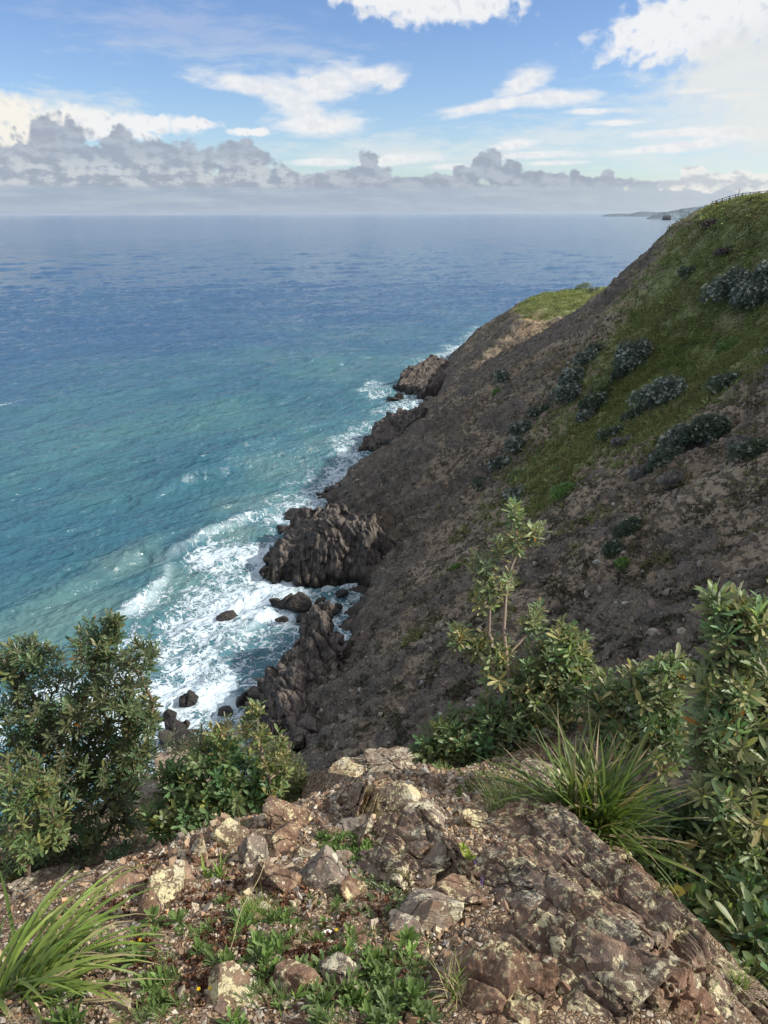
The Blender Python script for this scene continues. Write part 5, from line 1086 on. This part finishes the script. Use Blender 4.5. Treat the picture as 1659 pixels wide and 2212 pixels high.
bush('banksia_shrub', 'low broad-leaved banksia under the strap-leaved tussock, in the shade above the dark slab', 'shrub', [(1440, 1930, 3.5), (1440, 1870, 3.45)],
     [(1380, 1830, 3.4, 70, 50, 0.2, 30), (1460, 1800, 3.4, 70, 60, 0.25, 36), (1450, 1880, 3.3, 60, 40, 0.2, 24), (1520, 1930, 3.2, 50, 50, 0.2, 22), (1330, 1790, 3.6, 40, 30, 0.15, 14)], 0.115, 0.33, 10, (0.110, 0.160, 0.075), 52, 0.03, (0.3, 0.25, 0.1), 0.016, GB)
bush('banksia_shrub', 'shaded banksia bush at the lower right corner below the big bush', 'shrub', [(1640, 2160, 2.95), (1640, 2080, 2.9)],
     [(1630, 2030, 2.9, 60, 60, 0.2, 26), (1690, 2080, 2.85, 60, 80, 0.2, 26), (1600, 1980, 3.0, 50, 40, 0.2, 16), (1640, 2130, 2.85, 40, 50, 0.15, 14)], 0.11, 0.28, 10, (0.120, 0.168, 0.075), 53, 0.03, (0.3, 0.25, 0.1), 0.014, GB)

# strap-leaved tussocks and grass
def blades(base, n, L, w, r, elev=(35, 85), droop=(0.3, 1.0), spread=0.05, cols=((0.10, 0.15, 0.035), (0.07, 0.11, 0.03)), dry=0.1, lean=(0, 0), azr=(0, 6.283), ns=9, drycol=(0.36, 0.29, 0.17)):
    az = r.uniform(*azr, n); el = np.radians(r.uniform(*elev, n)); ln = L * r.uniform(0.55, 1.1, n); dr = r.uniform(*droop, n)
    s = np.linspace(0, 1, ns)[None]; ang = el[:, None] - dr[:, None] * s ** 1.3 * 1.5
    step = ln[:, None] / (ns - 1); hx = np.concatenate([np.zeros((n, 1)), np.cumsum(np.cos(ang[:, :-1]) * step, 1)], 1); hz = np.concatenate([np.zeros((n, 1)), np.cumsum(np.sin(ang[:, :-1]) * step, 1)], 1)
    tw = r.normal(0, 0.12, n)[:, None] * s ** 2 * ln[:, None]
    dx, dy = np.cos(az)[:, None], np.sin(az)[:, None]; rr = spread * np.sqrt(r.random(n)); ra = r.uniform(0, 6.283, n)
    b = np.asarray(base) + np.stack([rr * np.cos(ra), rr * np.sin(ra), np.zeros(n)], -1)
    C = np.stack([b[:, :1] + hx * dx - tw * dy + lean[0] * s * ln[:, None], b[:, 1:2] + hx * dy + tw * dx + lean[1] * s * ln[:, None], b[:, 2:] + hz], -1)
    wd = w * r.uniform(0.7, 1.2, n)[:, None] * np.interp(s[0], [0, 0.15, 0.6, 1], [0.6, 1, 0.85, 0.06])[None]
    twist = r.normal(0, 0.35, n)[:, None] * s; side = np.stack([-dy * np.cos(twist), dx * np.cos(twist), np.sin(twist)], -1)
    mid = C - np.stack([0 * wd, 0 * wd, 0.18 * wd], -1)
    V = np.stack([C - side * wd[..., None] / 2, mid, C + side * wd[..., None] / 2], 2).reshape(-1, 3)
    i = (np.arange(n)[:, None] * ns + np.arange(ns - 1)[None]).reshape(-1) * 3
    F = np.vstack([np.stack([i, i + 1, i + 4, i + 3], -1), np.stack([i + 1, i + 2, i + 5, i + 4], -1)])
    c = np.where((r.random(n) < 0.5)[:, None], cols[0], cols[1]) * np.exp(0.2 * r.normal(size=(n, 1)))
    d = r.random(n) < dry; c[d] = np.array(drycol) * r.uniform(0.7, 1.2, (d.sum(), 1)); cc = np.repeat(c[:, None], ns, 1)
    tipdry = (r.random(n) < 0.4)[:, None] & (s > 0.85); cc[tipdry] = np.array(drycol) * 0.9
    return V, F, np.repeat(cc.reshape(-1, 3), 3, 0)
def tussock(name, label, cat, base, sets, seed, group=None):
    r = np.random.default_rng(seed); Vs, Fs, cs, k = [], [], [], 0
    for kw in sets:
        V, F, c = blades(base + np.array(kw.pop('off', (0, 0, 0))), r=r, **kw); Vs.append(V); Fs.append(F + k); cs.append(c); k += len(V)
    o = link_mesh(name, np.vstack(Vs), np.vstack(Fs), M['blade'], cols=np.vstack(cs)); recentre(o, base); tag(o, label, cat, group); return o
GC = ((0.135, 0.185, 0.045), (0.085, 0.130, 0.036))
tussock('strap_leaf_tussock', 'big spiky tussock of upright strap leaves on the right of the crest', 'grass tussock', at_t(1275, 1775, 3.35) - [0, 0, 0.03],
        [dict(n=240, L=0.55, w=0.017, elev=(22, 88), droop=(0.1, 0.75), spread=0.13, cols=GC, dry=0.10), dict(n=90, L=0.46, w=0.011, elev=(8, 50), droop=(0.5, 1.1), spread=0.14, cols=GC, dry=0.3), dict(n=110, L=0.30, w=0.008, elev=(-5, 40), droop=(0.2, 1.2), spread=0.17, dry=0.95)], 61)
tussock('strap_leaf_tussock', 'glossy arching strap-leaved clump at the lower left corner', 'grass tussock', at_t(15, 2195, 1.86) - [0, 0, 0.05],
        [dict(n=110, L=0.52, w=0.012, elev=(35, 80), droop=(0.95, 1.8), spread=0.07, cols=((0.13, 0.20, 0.035), (0.19, 0.25, 0.055)), dry=0.05, azr=(-0.9, 1.5)), dict(n=70, L=0.42, w=0.011, elev=(35, 80), droop=(1.0, 1.9), spread=0.08, cols=((0.11, 0.17, 0.035), (0.18, 0.24, 0.06)), dry=0.12, azr=(-2.2, 3.5)), dict(n=45, L=0.30, w=0.007, elev=(10, 60), droop=(0.2, 0.9), spread=0.10, dry=0.85, azr=(-0.9, 1.6))], 62)
tussock('grass_tussock', 'soft fine-bladed pale green tussock left of the big spiky one', 'grass tussock', hit_fg(1110, 1758), [dict(n=520, L=0.20, w=0.0028, elev=(25, 85), droop=(0.3, 1.0), spread=0.13, cols=((0.17, 0.22, 0.075), (0.12, 0.17, 0.05)), dry=0.2, ns=6), dict(n=240, L=0.17, w=0.0028, elev=(25, 80), droop=(0.3, 1.0), spread=0.11, cols=((0.17, 0.22, 0.075), (0.12, 0.17, 0.05)), dry=0.25, ns=6, off=(0.16, 0.02, -0.02))], 63)
G5 = 'small grass tufts on the crest'
for i, (px, py, n, L, dry, lab) in enumerate([(545, 2000, 110, 0.11, 0.05, 'bright green grass tuft in the middle of the foreground herbs'), (560, 1985, 90, 0.10, 0.05, 'second bright green tuft touching the one amid the foreground herbs'), (510, 1790, 40, 0.08, 0.1, 'small green tuft under the yellow-crusted boulder'), (280, 1800, 130, 0.16, 0.4, 'grey-green wispy tuft on the left edge below the big shrub'), (120, 1850, 120, 0.16, 0.35, 'pale wispy tuft at the far left edge of the crest'), (205, 1830, 80, 0.13, 0.4, 'thin dry tuft by the cracked pale ledge'),
                                              (960, 1668, 80, 0.07, 0.15, 'short green tuft on top of the crest beside the gravel fan'), (1040, 1690, 60, 0.06, 0.2, 'little mossy green tuft near the sapling foot'), (1390, 2055, 70, 0.07, 0.1, 'green tuft growing in the crack of the brown slabs'), (1410, 1955, 60, 0.09, 0.1, 'tuft growing beyond the ridge slab in the shade'), (985, 2150, 60, 0.12, 0.5, 'pale dry tuft at the foot of the front slab'), (1060, 1720, 70, 0.09, 0.4, 'thin dry stalks left of the soft tussock'), (30, 1900, 90, 0.14, 0.45, 'dry wispy tuft at the left picture edge'),
                                              (640, 2040, 60, 0.07, 0.2, 'short grass tuft left of the white stone'), (1600, 2140, 60, 0.12, 0.05, 'green grass tuft in the dark lower right corner'), (460, 1900, 26, 0.10, 0.0, 'stubby fleshy-leaved tuft in the left gravel')]):
    tussock('grass_tuft', lab, 'grass tuft', hit_fg(px, py) - [0, 0, 0.01], [dict(n=n, L=L, w=0.0028 if i != 15 else 0.010, elev=(35, 88), droop=(0.1, 0.8), spread=0.035, cols=((0.17, 0.25, 0.05), (0.12, 0.19, 0.04)), dry=dry, ns=6)], 70 + i, G5)
# long bent straw stalks
def stalk(label, pts, w, col, seed):
    P = np.array(pts); t = np.linspace(0, 1, 24); k = np.linspace(0, 1, len(P)); C = np.stack([np.interp(t, k, P[:, i]) for i in range(3)], -1)
    for _ in range(6): C[1:-1] = (C[:-2] + 2 * C[1:-1] + C[2:]) / 4
    Vs, Fs, q = [], [], 0
    for a, b in zip(C[:-1], C[1:]): V, F = tube(a, b, w, w, 4); Vs.append(V); Fs.append(F + q); q += len(V)
    V = np.vstack(Vs); o = link_mesh('dry_stalk', V, np.vstack(Fs), M['blade'], cols=np.tile(col, (len(V), 1))); recentre(o, P[0]); tag(o, label, 'grass stalk', 'dry grass stalks')
stalk('long pale straw stalk leaning up through the middle of the foreground', [hit_fg(480, 2100), at_t(505, 2030, 2.0), at_t(520, 1960, 2.05), at_t(560, 1900, 2.12), at_t(572, 1862, 2.2)], 0.0011, (0.50, 0.42, 0.24), 1)
stalk('thin green seed stalk in the lower right corner', [hit_fg(1500, 2212), at_t(1520, 2160, 1.85), at_t(1555, 2118, 1.88)], 0.0011, (0.30, 0.34, 0.12), 2)
stalk('second seed stalk in the lower right corner, nearer the edge', [hit_fg(1545, 2212), at_t(1575, 2165, 1.9), at_t(1602, 2125, 1.92)], 0.0011, (0.34, 0.34, 0.16), 3)
stalk('pale runner stem lying over the front brown slab', [at_t(1040, 2075, 1.93), at_t(1090, 2068, 1.92), at_t(1150, 2064, 1.92), at_t(1190, 2078, 1.92)], 0.002, (0.48, 0.42, 0.27), 4)

# herbs: a few larger ones by themselves, the rest as ground cover
def herb_template(nl, l, w, up, seed):
    r = np.random.default_rng(seed); tv, tf = leaf_template(w, 0.2, 0.3); n = nl; az = np.arange(n) * 2.39996 + r.normal(0, 0.3, n); el = np.radians(np.linspace(up[0], up[1], n)) + r.normal(0, 0.12, n)
    d = np.stack([np.cos(el) * np.cos(az), np.cos(el) * np.sin(az), np.sin(el)], -1); pos = np.stack([0 * az, 0 * az, np.linspace(0, l * 0.5, n)], -1)
    V, F = stamp(tv, [tf], pos, frames(d, np.array([0, 0, 1.0])) * (l * r.uniform(0.7, 1.1, n))[:, None, None]); return V, F[0]
def build_cover():
    Vs, Fs, cs, k = [], [], [], 0
    def put(P, tmpl, scale, col, var):
        nonlocal k
        n = len(P); a = rng.uniform(0, 6.283, n); tl = 0.25 * rng.normal(size=(n, 2)); c, s_ = np.cos(a), np.sin(a); z = 0 * a
        Rz = np.stack([np.stack([c, -s_, tl[:, 0]], -1), np.stack([s_, c, tl[:, 1]], -1), np.stack([z, z, z + 1.0], -1)], -2) * scale[:, None, None]
        V, F = stamp(tmpl[0], [tmpl[1]], P, Rz); Vs.append(V); Fs.append(F[0] + k); k += len(V)
        cs.append(np.repeat(np.array(col)[None] * np.exp(var * rng.normal(size=(n, 1))), len(tmpl[0]), 0))
    T1 = herb_template(12, 0.035, 0.26, (15, 75), 1); T2 = herb_template(9, 0.022, 0.3, (10, 70), 2); T3 = herb_template(14, 0.020, 0.36, (20, 85), 3); T4 = herb_template(18, 0.030, 0.10, (20, 85), 4)
    def clumped(n, b, seed, sc=0.16, th=0.0):
        P, px, py, t = fg_points(n, b, seed); P[:, 2] += fbm(P / 0.6, 4, 5) * 0.05 + fbm(P / 0.16, 4, 6, 0.55) * 0.022; return P[fbm(P / sc, 3, seed) > th]
    P = clumped(1200, (120, 1980, 920, 2230), 11, 0.13, 0.16); put(P, T1, rng.uniform(0.5, 1.15, len(P)), (0.105, 0.170, 0.045), 0.25)
    P = clumped(700, (120, 1950, 930, 2230), 12, 0.12, 0.10); put(P, T4, rng.uniform(0.6, 1.3, len(P)), (0.120, 0.180, 0.055), 0.22)
    P = clumped(1700, (280, 1880, 900, 2180), 13, 0.15, 0.0); put(P, T3, rng.uniform(0.4, 1.0, len(P)), (0.125, 0.060, 0.036), 0.3)
    P = clumped(900, (100, 1840, 620, 2000), 14, 0.2, 0.0); put(P, T3, rng.uniform(0.4, 0.9, len(P)), (0.13, 0.065, 0.038), 0.3)
    P = clumped(380, (720, 1840, 900, 1990), 15, 0.12, -0.05); put(P, T2, rng.uniform(0.5, 1.1, len(P)), (0.14, 0.18, 0.085), 0.22)
    P = clumped(240, (690, 1810, 800, 1870), 16, 0.2, -0.2); put(P, T1, rng.uniform(0.5, 0.9, len(P)), (0.10, 0.165, 0.045), 0.25)
    P = clumped(260, (990, 1650, 1150, 1720), 17, 0.15, -0.1); put(P, T2, rng.uniform(0.6, 1.3, len(P)), (0.11, 0.15, 0.04), 0.25)
    P = clumped(110, (560, 2090, 940, 2230), 18, 0.2, 0.08); put(P, T1, rng.uniform(0.8, 1.3, len(P)), (0.115, 0.165, 0.065), 0.3)
    P = clumped(160, (1340, 2010, 1440, 2110), 19, 0.1, -0.1); put(P, T4, rng.uniform(0.7, 1.2, len(P)), (0.10, 0.16, 0.045), 0.2)
    o = link_mesh('ground_cover', np.vstack(Vs), np.vstack(Fs), M['herb'], cols=np.vstack(cs)); tag(o, kind='stuff')
    big = herb_template(22, 0.06, 0.24, (10, 80), 9)
    for i, (px, py, s_, lab) in enumerate([(820, 2130, 0.8, 'leafy light green herb at the lower edge right of the quartz rock'), (890, 2170, 0.9, 'tall soft-leaved herb at the bottom edge, below the jagged grey rock'), (700, 2180, 0.75, 'low spreading herb at the bottom edge beneath the quartz rock'), (330, 1995, 0.8, 'small leafy herb beside the narrow upright stone'), (385, 2000, 0.8, 'pale green herb second from the narrow upright stone'), (300, 2090, 0.9, 'herb with yellow buds at the edge of the arching strap leaves'), (430, 2070, 0.8, 'green herb in the middle left of the mat'), (880, 2040, 0.8, 'small herb at the foot of the low grey rock'), (1010, 1862, 0.7, 'yellow-green rosette plant sheltered right of the thin rock blade'), (1000, 1842, 0.6, 'yellow-green rosette plant higher beside the thin rock blade'), (480, 1960, 0.7, 'little green herb under the stubby fleshy tuft'), (600, 2050, 0.8, 'green herb next to the pale straw stalk')]):
        n = len(big[0]); c = np.tile((0.115, 0.185, 0.052) if i not in (8, 9) else (0.26, 0.34, 0.06), (n, 1)); b = hit_fg(px, py)
        o = link_mesh('herb', big[0] * s_, big[1], M['herb'], cols=c); o.location = b; o.rotation_euler[2] = i * 1.3; tag(o, lab, 'herb', 'larger herbs on the crest')
    # yellow flowers and purple spikes
    v, f = rosette(10, 0.006, 0.003, 0.3)
    for i, (px, py, lab) in enumerate([(728, 2018, 'yellow daisy beside the white shell-like stone'), (700, 1892, 'yellow flower at the edge of the rounded pale grey rock'), (432, 2148, 'left of two yellow flowers low in the foreground'), (456, 2146, 'right of two yellow flowers low in the foreground'), (288, 2045, 'yellow bud beside the arching strap leaves'), (306, 2040, 'second yellow bud beside the arching strap leaves'), (1518, 2080, 'tiny yellow flower by the dark lower slab')]):
        b = hit_fg(px, py + 8); top = b + np.array([0, 0, 0.035]); root = empty('yellow_flower', b); tag(root, lab, 'flower', 'yellow flowers')
        V, F = tube(b, top, 0.0007, 0.0006); child(link_mesh('stem', V, F, M['herb'], cols=np.tile((0.12, 0.18, 0.05), (len(V), 1))), root)
        child(link_mesh('petals', v + top, f, M['herb'], cols=np.tile((0.80, 0.55, 0.02), (len(v), 1))), root)
    for i, (px, py, lab) in enumerate([(1012, 1880, 'purple flower spike by the lower end of the thin rock blade'), (1025, 1866, 'second purple flower spike, taller, by the thin rock blade'), (1062, 1882, 'purple flower spike on the bare earth above the broad brown slab'), (975, 1905, 'faint purple spike left of the thin blade foot'), (1040, 1905, 'short purple spike just above the broad brown slab')]):
        b = hit_fg(px, py + 10); n = 26; zz = np.linspace(0.012, 0.05, n); aa = np.arange(n) * 2.4
        P = b + np.stack([0.004 * np.cos(aa), 0.004 * np.sin(aa), zz], -1); V, F = stamp(v * 0.55, [f], P, rand_rot(n)); root = empty('purple_flower', b); tag(root, lab, 'flower', 'purple flower spikes')
        child(link_mesh('petals', V, F[0], M['herb'], cols=np.tile((0.19, 0.13, 0.36), (len(V), 1))), root)
        V, F = tube(b, b + np.array([0, 0, 0.05]), 0.0009, 0.0007); child(link_mesh('stem', V, F, M['herb'], cols=np.tile((0.10, 0.13, 0.06), (len(V), 1))), root)
build_cover()
# white shell-like stone in the mat
A = hit_fg(705, 2022); v, f = facet_rock(77, 3, 9, 0.5, 0.06)
o = link_mesh('white_stone', v * [0.021, 0.011, 0.009], f, M['stone'], smooth=False, cols=np.tile((0.78, 0.77, 0.72), (len(v), 1))); o.location = A + np.array([0, 0, 0.008]); o.rotation_euler = (0.2, 0.1, -0.5); tag(o, 'small bright white shell-like stone lying in the green mat', 'stone')

# ------------------------------------------------------------------ sea air
def build_haze():
    m, T = material('sea_haze'); n = T.node('ShaderNodeVolumePrincipled'); n.inputs['Color'].default_value = (0.66, 0.78, 0.95, 1); n.inputs['Density'].default_value = 0.5e-5; n.inputs['Anisotropy'].default_value = 0.2
    T.out(None, n.outputs[0])
    x, y0, y1, z0, z1 = 78000, -300, 78000, -6.5, 150
    V = np.array([(a, b, c) for c in (z0, z1) for b in (y0, y1) for a in (-x, x)]); F = np.array([[0, 2, 3, 1], [4, 5, 7, 6], [0, 1, 5, 4], [2, 6, 7, 3], [0, 4, 6, 2], [1, 3, 7, 5]])
    tag(link_mesh('haze', V, F, m, smooth=False), kind='stuff')
build_haze()
